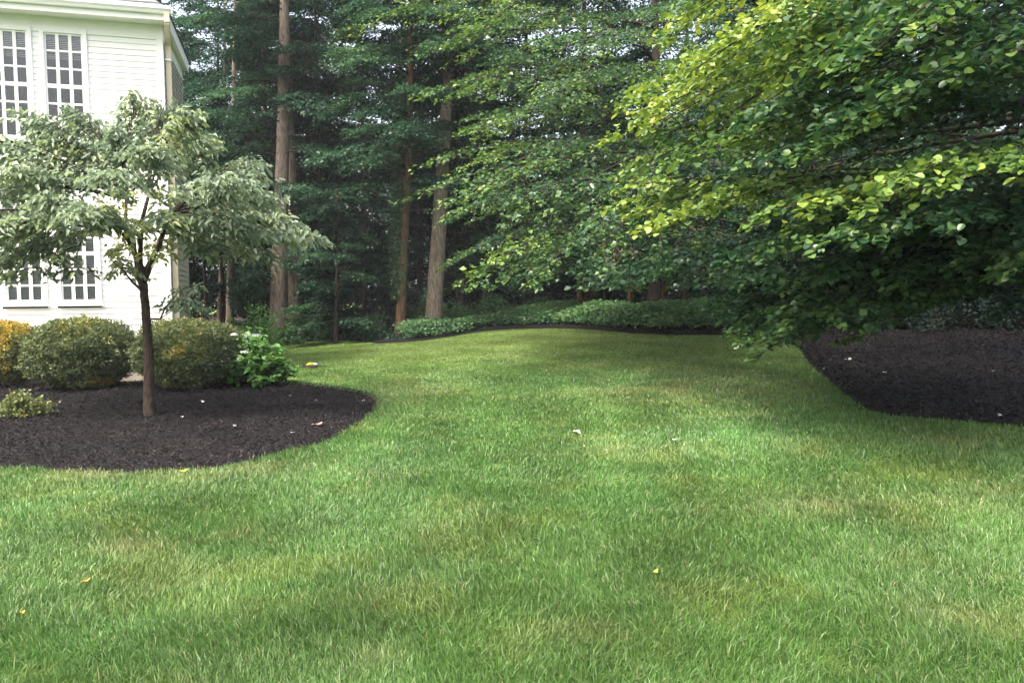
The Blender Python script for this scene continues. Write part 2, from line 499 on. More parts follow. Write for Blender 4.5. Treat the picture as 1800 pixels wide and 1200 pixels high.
def lawn_color(x, y, rng=None):
    n4 = fbm(x * 5.5, y * 5.5, 29, 3); n1 = fbm(x * .55, y * .55, 3); n2 = fbm(x * 2.2 + 7, y * 2.2, 11); n3 = fbm(x * 1.6 + y * .8, y * .7 - x * .3, 21, 4)
    base = np.array([.084, .174, .040]); lush = np.array([.078, .165, .040]); yel = np.array([.132, .195, .044]); dry = np.array([.24, .22, .11])
    c = np.repeat(base[None], len(x), 0)
    a = np.clip((n1 - .5) * 4, 0, 1)[:, None]; c = c * (1 - a) + lush * a
    a = np.clip((n2 - .52) * 3.5, 0, .7)[:, None]; c = c * (1 - a) + yel * a
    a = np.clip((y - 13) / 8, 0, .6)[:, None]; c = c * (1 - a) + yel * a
    for p, rx, ry, s in LUSH:
        q = ((x - p[0]) / rx) ** 2 + ((y - p[1]) / ry) ** 2
        a = (s * np.exp(-q))[:, None]; c = c * (1 - a) + np.array([.082, .19, .052]) * a
    for p, rx, ry, s in DRY:
        q = ((x - p[0]) / rx) ** 2 + ((y - p[1]) / ry) ** 2
        a = (.55 * s * np.exp(-q) * np.clip(3.2 * (n2 * .55 + n4 * .45) - .9, 0, 1.6))[:, None]; a = np.clip(a, 0, 1)
        c = c * (1 - a) + dry * a
    rb = np.hypot(x + 6.2, (y - 9.0) * .8); band = 1 + .10 * np.sin(rb * 5.2 + 2.5 * n1)
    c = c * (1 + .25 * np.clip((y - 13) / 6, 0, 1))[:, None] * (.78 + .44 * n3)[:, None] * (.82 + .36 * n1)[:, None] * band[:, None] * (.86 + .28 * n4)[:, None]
    return c

def axis(lo, hi, step, far, grow=1.35):
    a = list(np.arange(lo, hi + 1e-6, step)); s = step
    while a[-1] < far: s *= grow; a.append(a[-1] + s)
    s = step; b = []
    v = lo
    while v > -far: s *= grow; v -= s; b.append(v)
    return np.array(b[::-1] + a)
xs = axis(-16, 16, .25, 400); ys = axis(-3, 36, .25, 450)
GX, GY = np.meshgrid(xs, ys)
gz = height(GX.ravel(), GY.ravel())
nx, ny = len(xs), len(ys)
idx = np.arange(nx * ny).reshape(ny, nx)
gf = np.stack([idx[:-1, :-1].ravel(), idx[:-1, 1:].ravel(), idx[1:, 1:].ravel(), idx[1:, :-1].ravel()], 1)
lawn = np_mesh("lawn", np.column_stack([GX.ravel(), GY.ravel(), gz]), gf, M_lawn, None, lawn_color(GX.ravel(), GY.ravel()) * .55, True)
tag(lawn, kind='structure')

def sheet(name, poly, mat, dz, step, bumpy=0, mound=0, bounds=None):
    poly = [Vector(p) for p in poly]
    n = len(poly)
    px = np.array([p.x for p in poly]); py = np.array([p.y for p in poly])
    bx = bounds or (px.min(), px.max(), py.min(), py.max())
    gx, gy = np.meshgrid(np.arange(bx[0], bx[1], step), np.arange(bx[2], bx[3], step))
    rg = np.random.default_rng(5)
    gx = gx.ravel() + rg.uniform(-.3, .3, gx.size) * step; gy = gy.ravel() + rg.uniform(-.3, .3, gy.size) * step
    k = in_poly(gx, gy, [tuple(p) for p in poly]); gx, gy = gx[k], gy[k]
    dist = np.full(len(gx), 1e9)
    for i in range(n):
        a, b = np.array(poly[i]), np.array(poly[(i + 1) % n])
        ab = b - a; L2 = ab.dot(ab) + 1e-9
        t = np.clip(((gx - a[0]) * ab[0] + (gy - a[1]) * ab[1]) / L2, 0, 1)
        dist = np.minimum(dist, np.hypot(gx - a[0] - t * ab[0], gy - a[1] - t * ab[1]))
    k = dist > step * .4; gx, gy, dist = gx[k], gy[k], dist[k]
    pts = poly + [Vector((a, b)) for a, b in zip(gx, gy)]
    vo, eo, fo, *_ = delaunay_2d_cdt(pts, [(i, (i + 1) % n) for i in range(n)], [], 1, 1e-5)
    vx = np.array([v.x for v in vo]); vy = np.array([v.y for v in vo])
    z = height(vx, vy) + dz
    D = np.zeros(len(vo)); D[n:n + len(dist)] = dist[:max(0, len(vo) - n)] if len(vo) - n <= len(dist) else 0
    if mound: z += mound * np.clip(D / .5, 0, 1) ** .6
    if bumpy: z += bumpy * (fbm(vx * 2.5, vy * 2.5, 8) - .5) * np.clip(D / .4, 0, 1)
    me = bpy.data.meshes.new(name); me.from_pydata([(a, b, c) for a, b, c in zip(vx, vy, z)], [], fo)
    for p in me.polygons: p.use_smooth = True
    me.materials.append(mat); me.update()
    # face up
    if me.polygons and me.polygons[0].normal.z < 0: me.flip_normals()
    o = bpy.data.objects.new(name, me); col.objects.link(o)
    tag(o, kind='structure')
    return o

def path_of(x, y):            # mulch surface height
    return height(x, y) + .035
sheet("forest_floor", woods, M_floor, .012, .8)
sheet("mulch_bed", bedL, M_mulch, .008, .12, .07, .035)
sheet("mulch_bed", bedR, M_mulch, .02, .14, .08, .035)

# ------------------------------------------------------------------ house
HC = np.array(at(302, 600, 15.0)[:2])                 # front right corner
wd = np.array([math.sin(math.radians(74.3)), math.cos(math.radians(74.3))])    # along the front wall, to the corner
wn = np.array([wd[1], -wd[0]])                        # out of the front wall, towards the lawn
HZ0 = H(*HC)
house = empty("house", (HC[0], HC[1], 0), math.atan2(wd[1], wd[0]))
tag(house, "white two storey house with clapboard siding and grid windows behind the shrubs", "house")
# house frame: local x runs along the wall (negative = left), local -y out of the wall, z up
def wall_uv(px, py):
    d = ray(px, py)
    num = (HC[0] - EYE[0]) * wn[0] + (HC[1] - EYE[1]) * wn[1]
    t = num / (d[0] * wn[0] + d[1] * wn[1])
    p = EYE + d * t
    return (p[0] - HC[0]) * wd[0] + (p[1] - HC[1]) * wd[1], p[2]
EAVE = wall_uv(287, 46)[1]
FND = HZ0 + .42
def siding(b, x0, x1, z0, z1, y, holes, e=.107, flip=False, side=False):
    z = z0
    while z < z1 - .01:
        zt = min(z + e, z1)
        segs = [(x0, x1)]
        for hx0, hx1, hz0, hz1 in holes:
            if zt > hz0 + .01 and z < hz1 - .01:
                ns = []
                for a, c in segs:
                    if hx1 <= a or hx0 >= c: ns.append((a, c)); continue
                    if hx0 > a: ns.append((a, hx0))
                    if hx1 < c: ns.append((hx1, c))
                segs = ns
        for a, c in segs:
            if side:
                b.quad((y + .018, a, z), (y + .018, c, z), (y + .003, c, zt), (y + .003, a, zt)); b.quad((y + .003, a, z), (y + .003, c, z), (y + .018, c, z), (y + .018, a, z))
            else:
                b.quad((a, y - .018, z), (c, y - .018, z), (c, y - .003, zt), (a, y - .003, zt)); b.quad((a, y - .003, z), (c, y - .003, z), (c, y - .018, z), (a, y - .018, z))
        z = zt
wins = []
for (a, b_, c, d_, rows) in ((77, 60, 152, 246, 6), (-22, 50, 55, 238, 6), (102, 361, 172, 529, 6), (5, 361, 77, 529, 6)):
    u0, zt = wall_uv((a), (b_)); u1, zb = wall_uv(c, d_)
    _, zt2 = wall_uv(c, b_)
    wins.append((u0, u1, zb, (zt + zt2) / 2, rows))
# align the two windows of a storey
wins[1] = (wins[1][0], wins[1][1], wins[0][2], wins[0][3], 6); wins[3] = (wins[3][0], wins[3][1], wins[2][2], wins[2][3], 6)
for i in range(2, 7):   # the wall goes on beyond the picture
    wins.append((wins[0][0] - 1.9 * i, wins[0][1] - 1.9 * i, wins[0][2], wins[0][3], 6)); wins.append((wins[2][0] - 1.9 * i, wins[2][1] - 1.9 * i, wins[2][2], wins[2][3], 6))
WL = 13.0; DP = 2.9
holes = [(a - .07, b - -.07, c - .07, d + .07) for a, b, c, d, _ in wins]
b = MB(); siding(b, -WL, -.1, FND, EAVE, 0, holes)
b.build("wall", M_white, house)
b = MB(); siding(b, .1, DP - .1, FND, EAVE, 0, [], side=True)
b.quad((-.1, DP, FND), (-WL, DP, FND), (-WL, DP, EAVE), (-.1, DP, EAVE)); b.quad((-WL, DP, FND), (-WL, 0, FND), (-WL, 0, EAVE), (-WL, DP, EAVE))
b.build("side_wall", M_shadewall, house)
b = MB(); b.box(-.1, .022, -.022, .1, FND, EAVE); b.build("corner_board", M_trim, house)
b = MB(); b.box(-.02, .022, DP - .1, DP + .022, FND, EAVE); b.build("corner_board", M_shadewall, house)
b = MB(); b.box(-WL, -.02, .02, DP - .02, HZ0 - .3, FND); b.build("foundation", M_concrete, house)
b = MB(); b.box(-WL, .03, -.035, -.019, FND - .02, FND + .16); b.box(.019, .035, -.02, DP, FND - .02, FND + .16); b.build("skirt_board", M_trim, house)
b = MB(); b.box(-WL + .1, -.12, 1.2, 1.25, FND, EAVE - .05); b.box(-WL + .1, -.12, .3, 1.2, FND + 2.85, FND + 2.9); b.build("dark_interior", M_dark, house)
# main block set back to the left
b = MB(); siding(b, -WL, -2.2, FND, EAVE, DP, []); siding(b, DP, DP + 8, FND, EAVE, -2.2, [], side=True)
b.quad((-WL, DP + 8, FND), (-2.2, DP + 8, FND), (-2.2, DP + 8, EAVE), (-WL, DP + 8, EAVE)); b.box(-WL, -2.25, DP + .05, DP + 7.95, HZ0 - .3, FND)
b.build("rear_block", M_white, house)
# eaves: soffit, fascia, frieze
OV = .40; OVX = .12
b = MB(); b.box(-WL, OVX, -OV, DP + OVX, EAVE, EAVE + .04); b.build("soffit", M_trim, house)
b = MB()
b.box(-WL, OVX + .02, -OV - .02, -OV, EAVE - .03, EAVE + .20); b.box(OVX, OVX + .02, -OV, DP + OVX, EAVE - .03, EAVE + .20); b.build("fascia", M_trim, house)
b = MB(); b.box(-WL, -.1, -.03, -.004, EAVE - .26, EAVE); b.box(.004, .03, .1, DP - .1, EAVE - .26, EAVE); b.build("frieze_board", M_trim, house)
# gutter: K profile along front and right side
def gutter(b, a, c, side):
    prof = [(0, 0), (.07, 0), (.09, .04), (.12, .07), (.12, .12), (.105, .12), (.105, .08), (.01, .02), (0, .12)]
    pr = [(OV + .021 + q, z) for q, z in prof]
    for i in range(len(pr)):
        (q0, z0), (q1, z1) = pr[i], pr[(i + 1) % len(pr)]
        if not side: b.quad((a, -q0, EAVE + .07 + z0), (c, -q0, EAVE + .07 + z0), (c, -q1, EAVE + .07 + z1), (a, -q1, EAVE + .07 + z1))
        else: b.quad((q0, a, EAVE + .07 + z0), (q0, c, EAVE + .07 + z0), (q1, c, EAVE + .07 + z1), (q1, a, EAVE + .07 + z1))
b = MB(); gutter(b, -WL, OVX + .12, False); b.build("gutter", M_trim, house)
# hip roof with shingle courses
b = MB()
run = DP / 2 + OV; pitch = .75; nc = 12
for i in range(nc):
    q0, q1 = run * i / nc, run * (i + 1) / nc
    z0, z1 = EAVE + .20 + q0 * pitch, EAVE + .20 + q1 * pitch
    e0, e1, lift = OVX + .05 - q0, OVX + .05 - q1, .018
    b.quad((-WL, -OV + q0 - .02, z0 + lift), (e0, -OV + q0 - .02, z0 + lift), (e1, -OV + q1, z1), (-WL, -OV + q1, z1))
    b.quad((-WL, -OV + q0 - .02, z0), (e0, -OV + q0 - .02, z0), (e0, -OV + q0 - .02, z0 + lift), (-WL, -OV + q0 - .02, z0 + lift))
    b.quad((e0, -OV + q0 - .02, z0 + lift), (e0, DP + OV - q0 + .02, z0 + lift), (e1, DP + OV - q1, z1), (e1, -OV + q1, z1))
    b.quad((e0, DP + OV - q0 + .02, z0 + lift), (-WL, DP + OV - q0 + .02, z0 + lift), (-WL, DP + OV - q1, z1), (e1, DP + OV - q1, z1))
zz = EAVE + .2
b.quad((-WL, DP - .4, zz), (-1.8, DP - .4, zz), (-6.5, DP + 4, zz + 3.4), (-WL, DP + 4, zz + 3.4))
b.quad((-1.8, DP - .4, zz), (-1.8, DP + 8.4, zz), (-6.5, DP + 4, zz + 3.4))
b.quad((-1.8, DP + 8.4, zz), (-WL, DP + 8.4, zz), (-WL, DP + 4, zz + 3.4), (-6.5, DP + 4, zz + 3.4))
b.build("roof", M_shingle, house)
# downspout on the right corner
b = MB()
def flatpipe(b, pts, w=.045, d=.03):
    for p, q in zip(pts[:-1], pts[1:]):
        p = np.array(p, float); q = np.array(q, float)
        t = (q - p) / np.linalg.norm(q - p)
        s = np.cross(t, [0, 1, 0]); s = s / np.linalg.norm(s) if np.linalg.norm(s) > .1 else np.array([1.0, 0, 0])
        u = np.cross(s, t)
        c = [s * w + u * d, -s * w + u * d, -s * w - u * d, s * w - u * d]
        for i in range(4):
            b.quad(p + c[i], p + c[(i + 1) % 4], q + c[(i + 1) % 4], q + c[i])
        b.quad(*[q + k for k in c]); b.quad(*[p + k for k in c][::-1])
flatpipe(b, [(OVX + .04, -OV - .08, EAVE + .08), (OVX + .04, -OV - .08, EAVE - .08), (.09, .14, EAVE - .30), (.09, .14, FND - .2), (.3, .14, FND - .3)])
dsp = b.build("downspout", M_tan, house)
for z in (EAVE - .6, FND + 3.1, FND + .6):
    b = MB(); b.box(.036, .15, .08, .20, z, z + .03); b.build("strap", M_trim, dsp)
# windows
def window(i, x0, x1, z0, z1, rows, blind):
    b = MB(); cw = .075
    b.box(x0 - cw, x0, -.05, .02, z0 - cw, z1 + cw); b.box(x1, x1 + cw, -.05, .02, z0 - cw, z1 + cw)
    b.box(x0, x1, -.05, .02, z1, z1 + cw); b.box(x0, x1, -.05, .02, z0 - cw, z0)
    f = b.build("window", M_trim, house)
    b = MB(); m = .028; y0, y1 = -.012, .03
    cols = 3
    for c in range(1, cols):
        xx = x0 + (x1 - x0) * c / cols; b.box(xx - m, xx + m, y0, y1, z0 + .03, z1 - .03)
    zs = [z0 + (z1 - z0) * r / rows for r in range(1, rows)]
    xb = [x0] + [x0 + (x1 - x0) * c / cols for c in range(1, cols)] + [x1]
    for r, z in enumerate(zs):
        h = .035 if r == rows // 2 - 1 else .017
        for c in range(cols):
            b.box(xb[c] + (m if c else .03), xb[c + 1] - (m if c < cols - 1 else .03), y0 + .002, y1 - .002, z - h, z + h)
    b.box(x0, x0 + .03, y0, y1, z0, z1); b.box(x1 - .03, x1, y0, y1, z0, z1); b.box(x0 + .03, x1 - .03, y0, y1, z0, z0 + .03); b.box(x0 + .03, x1 - .03, y0, y1, z1 - .03, z1)
    b.build("sash", M_trim, f)
    b = MB(); b.box(x0 + .02, x1 - .02, .008, .012, z0 + .02, z1 - .02); g = b.build("pane", M_glassy, f)
    b = MB(); z = z1 - .03; zend = z1 - (z1 - z0) * blind
    while z > zend:
        b.quad((x0 + .02, .075, z), (x1 - .02, .075, z), (x1 - .02, .05, z - .027), (x0 + .02, .05, z - .027)); z -= .032
    b.build("blind", M_blind, f)
    b = MB(); b.box(x0 - cw - .03, x1 + cw + .03, -.09, -.051, z0 - cw - .01, z0 - cw + .03); b.build("sill", M_trim, f)
k = Nodes("clear_window_glass")
gl = k.add("ShaderNodeBsdfGlossy", Roughness=.03); tp = k.add("ShaderNodeBsdfTransparent"); tp.inputs[0].default_value = (.85, .88, .88, 1)
fr = k.add("ShaderNodeFresnel", IOR=1.6); mx = k.add("ShaderNodeMixShader")
k.link(fr.outputs[0], mx.inputs[0]); k.link(tp.outputs[0], mx.inputs[1]); k.link(gl.outputs[0], mx.inputs[2]); k.link(mx.outputs[0], k.out.inputs[0])
M_glassy = k.m
for i, (a, b_, c, d_, r) in enumerate(wins):
    window(i, a, b_, c, d_, r, .23 if i % 4 in (0, 1) and c > 3 else 1.0 if c < 3 else .23)

# ------------------------------------------------------------------ trunks
def trunk_tube(b, base, pts, r0, r1, n=22, rng=None, furrow=.03, flare=.35, steps=40):
    """pts: list of points from base to top"""
    P = np.array(pts, float)
    zz = np.linspace(0, 1, steps)
    seg = np.linspace(0, 1, len(P))
    path = np.column_stack([np.interp(zz, seg, P[:, i]) for i in range(3)])
    hgt = path[:, 2] - path[0, 2]
    rad = r0 + (r1 - r0) * zz + r0 * flare * np.exp(-hgt / .45)
    b.tube(path, list(rad), n, rough=.05, rng=rng, furrow=furrow)

def lean_trunk(px0, py0, px1, py1, Y, top):
    """trunk axis through two photo points at distance Y, extended from ground to height top"""
    a = at(px0, py0, Y); c = at(px1, py1, Y)
    s = (c - a) / (c[2] - a[2])
    g = a + s * (H(a[0], a[1]) - .1 - a[2])
    return g, g + s * (top - g[2])

# ------------------------------------------------------------------ woodland trees
FRUST = math.tan(math.radians(40))
def visible(margin=3.0, zmax=None):
    def k(C):
        return np.abs(C[:, 0]) < (C[:, 1] * FRUST + margin)
    return k

def forest_tree(name, label, base, top, r0, seed, z0, R, n, mat, bark, leaf=.11, tint=.45, W=1.0, ns=6, nt=10, lpt=11, el=.2, droop=.3, lim_taper=.4, group=None, furrow=.03, cat="tree", azs=None, collars=(), flare=.35, **kw):
    rng = np.random.default_rng(seed)
    root = empty(name, tuple(base)); tag(root, label, cat, group)
    b = MB(); o = np.array(base, float)
    top = np.array(top, float) - o
    mid = top * .5 + np.array([rng.normal(0, .08), rng.normal(0, .08), 0])
    trunk_tube(b, None, [np.zeros(3), mid, top], r0, r0 * .35, rng=rng, furrow=furrow, flare=flare)
    f = path_fn([np.zeros(3), mid, top])
    lv = Leaves(); wd_ = MB()
    for i in range(n):
        q = i / max(1, n - 1)
        z = z0 + (top[2] - z0) * q + rng.uniform(-.2, .2)
        az = rng.uniform(0, 2 * math.pi) if azs is None else azs(i, rng)
        L = R * (1 - (1 - lim_taper) * q ** 1.5) * rng.uniform(.65, 1.1)
        limb(rng, lv, wd_, f(max(.3, min(z, top[2]))), az, L, el=el + rng.normal(0, .1), droop=droop, r0=min(.028, r0 * .2), W=W, ns=ns, nt=nt, lpt=lpt, leaf=leaf, tint=tint + rng.normal(0, .1), **kw)
    for zc in collars:      # short leafy shoots sitting on the trunk
        for j in range(7):
            limb(rng, lv, wd_, f(zc + rng.uniform(-.5, .5)), math.pi + rng.uniform(-1.6, 1.6), rng.uniform(.7, 1.4), el=.2, droop=.4, r0=.012, W=.45, ns=4, nt=7, lpt=8, leaf=leaf, tint=tint + .05)
    tr = b.build("trunk", bark, root, smooth=True)
    wd_.build("limbs", M_bark2, root, smooth=True)
    lv.build("crown", mat, root, 'diamond', .75)
    return root

G_W = "tall woodland trees behind the lawn"
G, T = lean_trunk(488, 590, 498, 60, 25.5, 15)
forest_tree("oak_tree", "tall tree with the thickest pale trunk, nearest the house corner", G, T, .27, 1, 3.8, 3.2, 38, M_far, M_bark1, tint=.4, group=G_W, azs=lambda i, g: math.pi + g.uniform(-.9, 1.3) if i % 2 else g.uniform(0, 6.28), collars=(9.6, 8.8, 4.9, 2.6))
G, T = lean_trunk(521, 590, 512, 330, 26.6, 13)
forest_tree("oak_tree", "grey trunked tree close behind the thickest pale trunk", G, T, .24, 2, 7.0, 3.0, 16, M_far, M_bark1, tint=.3, group=G_W)
G, T = lean_trunk(703, 560, 709, 330, 23.5, 13)
t2 = forest_tree("ivy_covered_tree", "reddish trunk wrapped in ivy on its left side beside the mulch path", G, T, .145, 3, 4.4, 2.3, 30, M_far, M_bark3, tint=.4, group=G_W, azs=lambda i, g: math.pi + g.uniform(-1.2, 1.2))
t2base, t2top = G, T
G, T = lean_trunk(764, 535, 787, 200, 24.5, 15)
forest_tree("oak_tree", "furrowed brown trunk leaning right behind the low green bushes", G, T, .25, 4, 7.4, 3.2, 38, M_far, M_bark1, tint=.48, group=G_W, furrow=.045, azs=lambda i, g: math.pi + g.uniform(-1.3, 1.0) if i % 2 else g.uniform(0, 6.28), collars=(9.4, 8.6, 5.9))
G, T = lean_trunk(809, 510, 814, 450, 30, 13)
forest_tree("oak_tree", "slim dim trunk just right of the leaning brown trunk", G, T, .15, 5, 5.0, 3.0, 22, M_far, M_bark1, tint=.25, group=G_W)
# slim trunks in the dark gap right of the house
for (a, Y, r, s, lab) in ((385, 31, .11, 6, "slim trunk in the dark gap, closer to the house"), (404, 29, .15, 7, "slim trunk in the dark gap, farther from the house")):
    G, T = lean_trunk(a, 570, a + 2, 450, Y, 13)
    forest_tree("oak_tree", lab, G, T, r, s, 5.0, 3.2, 20, M_far, M_bark1, tint=.3, group=G_W)

# ivy on the reddish trunk
rng = np.random.default_rng(33)
lv = Leaves(); n = 5200
q = rng.uniform(0, 1, n); axis_p = (t2top - t2base)[None] * (q[:, None] * .62 + .1)
an = rng.normal(math.pi * 1.05, .9, n)
rr = .17 + np.abs(rng.normal(0, .12, n)) * (.4 + .9 * vnoise(q * 14, q * 0, 5))
C = axis_p + np.column_stack([np.cos(an) * rr, np.sin(an) * rr, np.zeros(n)])
Nn = np.column_stack([np.cos(an), np.sin(an), np.full(n, .3)])
lv.add(C, rng.normal(0, .5, (n, 3)) + np.array([0, 0, -.8]), Nn + rng.normal(0, .3, (n, 3)), rng.uniform(.05, .1, n), rng.uniform(.2, .9, n))
lv.build("ivy", M_ivy, t2, 'diamond', .9)

# understorey trees in front of the dark woods
def under(px, Y, h, R, seed, label, tint, n=24, z0=.5, group="understorey trees at the wood's edge", mat=None, leaf=.10, name="understorey_tree", **kw):
    p = at(px, 590, Y); g = np.array([p[0], p[1], H(p[0], p[1]) - .05])
    return forest_tree(name, label, g, g + np.array([.1, .1, h]), .07, seed, z0, R, n, mat or M_far, M_bark2, leaf=leaf, tint=tint, W=.7, ns=5, nt=9, lpt=11, lim_taper=.3, group=group, furrow=0, flare=.1, **kw)
under(590, 23.5, 4.6, 1.5, 11, "dark green layered tree right of the thickest pale trunk", .38, 34)
under(640, 25.5, 6.4, 1.7, 12, "tall dim layered tree between the pale trunk and the ivy trunk", .25, 30)
under(545, 27.5, 7.5, 2.0, 13, "pale grey green tree rising behind the thickest trunk", .5, 34)
under(440, 27.0, 7.5, 1.8, 14, "grey green tree between the house corner and the thickest trunk", .52, 34, 3.2)
under(365, 29.0, 8.5, 2.2, 15, "leafy tree rising just beyond the house corner", .45, 34, 3.6)
for (px, Y, h, R, s_, t_, z_, lab) in ((395, 30.5, 13, 2.7, 22, .45, 3.4, "tall grey green tree beyond the house corner, farther back"), (470, 29.5, 13, 2.6, 23, .42, 5.0, "tall tree whose crown fills the gap left of the thickest trunk top"), (560, 27.0, 13, 2.6, 24, .40, 5.5, "tall tree whose crown hangs right of the thickest trunk top"),
                                  (640, 28.5, 13, 2.7, 25, .42, 6.0, "tall tree with a high crown midway between the pale and ivy trunks"), (715, 25.5, 12, 2.4, 26, .45, 5.6, "tall tree whose crown hides the top of the ivy covered trunk"), (800, 27.0, 13, 2.6, 27, .45, 4.8, "tall tree whose crown stands right of the leaning trunk"), (930, 28.0, 14, 2.9, 28, .4, 3.0, "tall dim tree standing behind the middle of the ground cover"), (1060, 27.0, 14, 2.9, 29, .38, 3.4, "tall dim tree behind the dark trunk of the spreading tree, left side"), (1200, 26.0, 14, 2.9, 30, .36, 3.4, "tall dim tree behind the dark trunk of the spreading tree, right side"), (1330, 27.0, 14, 3.0, 31, .36, 3.0, "tall dim tree behind the yellow green boughs")):
    p = at(px, 590, Y); g = np.array([p[0], p[1], H(p[0], p[1]) - .05])
    forest_tree("slender_tree", lab, g, g + np.array([.1, .1, h]), .09, s_, z_, R, 44, M_far, M_bark2, leaf=.11, tint=t_, W=1.0, ns=6, nt=10, lpt=11, lim_taper=.5, group="slender trees with high crowns", furrow=0, flare=.1)
under(740, 27.5, 5.5, 1.7, 16, "dim leafy tree between the ivy trunk and the leaning trunk", .22, 26)
under(850, 26.5, 5.6, 2.0, 17, "blue green layered tree right of the leaning brown trunk", .42, 40, 1.2)
under(930, 26.0, 4.4, 1.9, 18, "layered green tree over the middle of the ground cover", .42, 34, 1.7)
under(1030, 24.5, 4.6, 2.0, 19, "dark tree with low sprays above the ground cover right of the middle", .36, 34, 1.9)
under(1170, 23.5, 4.4, 1.8, 20, "bushy tree behind the right part of the ground cover", .3, 30, 2.0)
under(1320, 22.0, 4.8, 2.2, 21, "dark bushy tree behind the broad-leaved branches", .3, 30, 1.9)
# small holly with a round crown
p = at(436, 575, 27.0); hz = H(p[0], p[1])
hl = empty("holly_tree", (p[0], p[1], hz)); tag(hl, "small tree with a round glossy dark crown on a bare stem", "tree")
b = MB(); b.tube([(0, 0, -.1), (.02, 0, .6), (0, 0, 1.5)], [.06, .05, .03], 8); b.build("trunk", M_bark1, hl, smooth=True)
rng = np.random.default_rng(40); lv = Leaves(); n = 6000
v = rng.normal(0, 1, (n, 3)); v /= np.linalg.norm(v, axis=1, keepdims=True)
rr = rng.uniform(.55, 1, n)[:, None]
lv.add(v * rr * np.array([.62, .62, .75]) + np.array([0, 0, 1.55]), rng.normal(0, .6, (n, 3)) + np.array([0, 0, -.3]), v + rng.normal(0, .4, (n, 3)), rng.uniform(.05, .09, n), rng.uniform(.1, .8, n))
lv.build("crown", M_far, hl, 'diamond', .7)

# deep woods: rows of tall trees, copied
def deep_proto(seed, tint, mat, R, h, n, z0=1.0, label=None):
    return forest_tree("woodland_tree", label, (0, 60, 0), (.2, 60, h), .2, seed, z0, R, n, mat, M_bark2, leaf=.17, tint=tint, W=1.5, ns=7, nt=11, lpt=11, droop=.3, furrow=0, flare=.2, group="deep woodland trees closing the view")
protos = [deep_proto(50, .35, M_far, 3.4, 13, 40), deep_proto(51, .5, M_evergreen, 3.2, 15, 46, .4), deep_proto(52, .25, M_far, 3.6, 16, 44, 2.0), deep_proto(53, .3, M_evergreen, 3.0, 12, 44, .2)]
spots = []
rng = np.random.default_rng(60)
for row, (Y, n, off) in enumerate(((32, 8, 0), (37, 9, .5), (43, 10, 0))):
    for i in range(n):
        fx = (i + off + .5) / n * 2 - 1
        spots.append((fx * Y * .80 + rng.uniform(-1, 1), Y + rng.uniform(-1.5, 1.5), row))
used = set()
LB = ["dark woodland tree deep among the others, nearer row", "dark woodland tree deep among the others, middle row", "dark woodland tree deep among the others, farthest row"]
for x, y, row in spots:
    if x < -9 and y < 36: x -= 1.0
    i = rng.integers(0, 4) if row < 2 else rng.choice([1, 3])
    i = int(i)
    o = protos[i] if i not in used else copy_tree(protos[i])
    used.add(i)
    o.location = (x, y, H(x, y) - .1); o.rotation_euler.z = rng.uniform(0, 6.28)
    s = rng.uniform(.85, 1.1); o.scale = (s, s, s * rng.uniform(.9, 1.1))
    o["label"] = LB[row]; o["category"] = "tree"
for i, p in enumerate(protos):
    if i not in used:
        p.location = (-3 + 2 * i, 46, .5); p["label"] = LB[2]

# the far wood behind, one mass
rng = np.random.default_rng(66); n = 230000
fx = rng.uniform(-62, 62, n); fy = rng.uniform(47, 56, n); topz = 8.5 + 6 * fbm(fx * .16, fy * .1, 71, 3)
fz = .6 + topz * rng.uniform(0, 1, n) ** .85
k = fbm(fx * .5 + 40, fz * .8 + fy * .3, 72, 3) > .30 + .22 * np.clip((fz - 8.5) / 6, 0, 1)
fx, fy, fz = fx[k], fy[k], fz[k]; n = len(fx)
lv = Leaves(); lv.add(np.column_stack([fx, fy, fz]), rng.normal(0, .7, (n, 3)), rng.normal(0, .6, (n, 3)) + UP + np.array([0, -.6, 0]), rng.uniform(.22, .42, n), .3 + .5 * fbm(fx, fz, 73) + rng.normal(0, .12, n))
fw = lv.build("far_woods", M_evergreen, None, 'diamond', .7); tag(fw, "far dark wood closing the view behind the trees", "woods", kind='stuff')
# ------------------------------------------------------------------ right side: broad-leaved trees
def broad_tree(label, base, top, r0, seed, limbs, leaf, group, shape='round', keep=None, dead=None):
    rng = np.random.default_rng(seed)
    root = empty("beech_tree", tuple(base)); tag(root, label, "tree", group)
    o = np.array(base, float)
    b = MB(); tp_ = np.array(top, float) - o
    trunk_tube(b, None, [np.zeros(3), tp_ * .5 + np.array([.1, 0, 0]), tp_], r0, r0 * .3, rng=rng, furrow=.01, flare=.3)
    b.build("trunk", M_bark2, root, smooth=True)
    lv = Leaves(); w = MB()
    for (z, az, L, el, droop, tint, W, ns, nt_, lpt, start) in limbs:
        st = tp_ * (z / tp_[2]); 
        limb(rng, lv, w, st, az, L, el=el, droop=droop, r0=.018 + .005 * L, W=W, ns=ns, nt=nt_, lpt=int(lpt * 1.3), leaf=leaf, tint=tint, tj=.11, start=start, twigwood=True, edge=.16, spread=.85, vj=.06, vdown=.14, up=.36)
    if keep:          # cut away the bare twig ends below the pruned foliage
        va = np.array(w.v) + o; kv = keep(va - np.array([0, 0, .1]))
        w.f = [f for f in w.f if kv[list(f)].all()]
    w.build("limbs", M_bark2, root, smooth=True)
    lv.build("crown", M_beech, root, shape, .9 if shape == 'round' else .8, keep=(lambda C: keep(C + o)) if keep else None)
    if dead is not None:
        dl = Leaves()
        for k_ in range(3):
            spray(rng, dl, np.array(dead) - o + rng.normal(0, .05, 3), np.array([-.9, -.3, -.1 + .06 * k_]), .42, .12, 6, 4, leaf=.075, tint=.5, up=.8)
        ds = dl.build("dead_spray", M_dead, root, 'long', .6); ds["label"] = "withered pale brown spray of leaves"
    return root

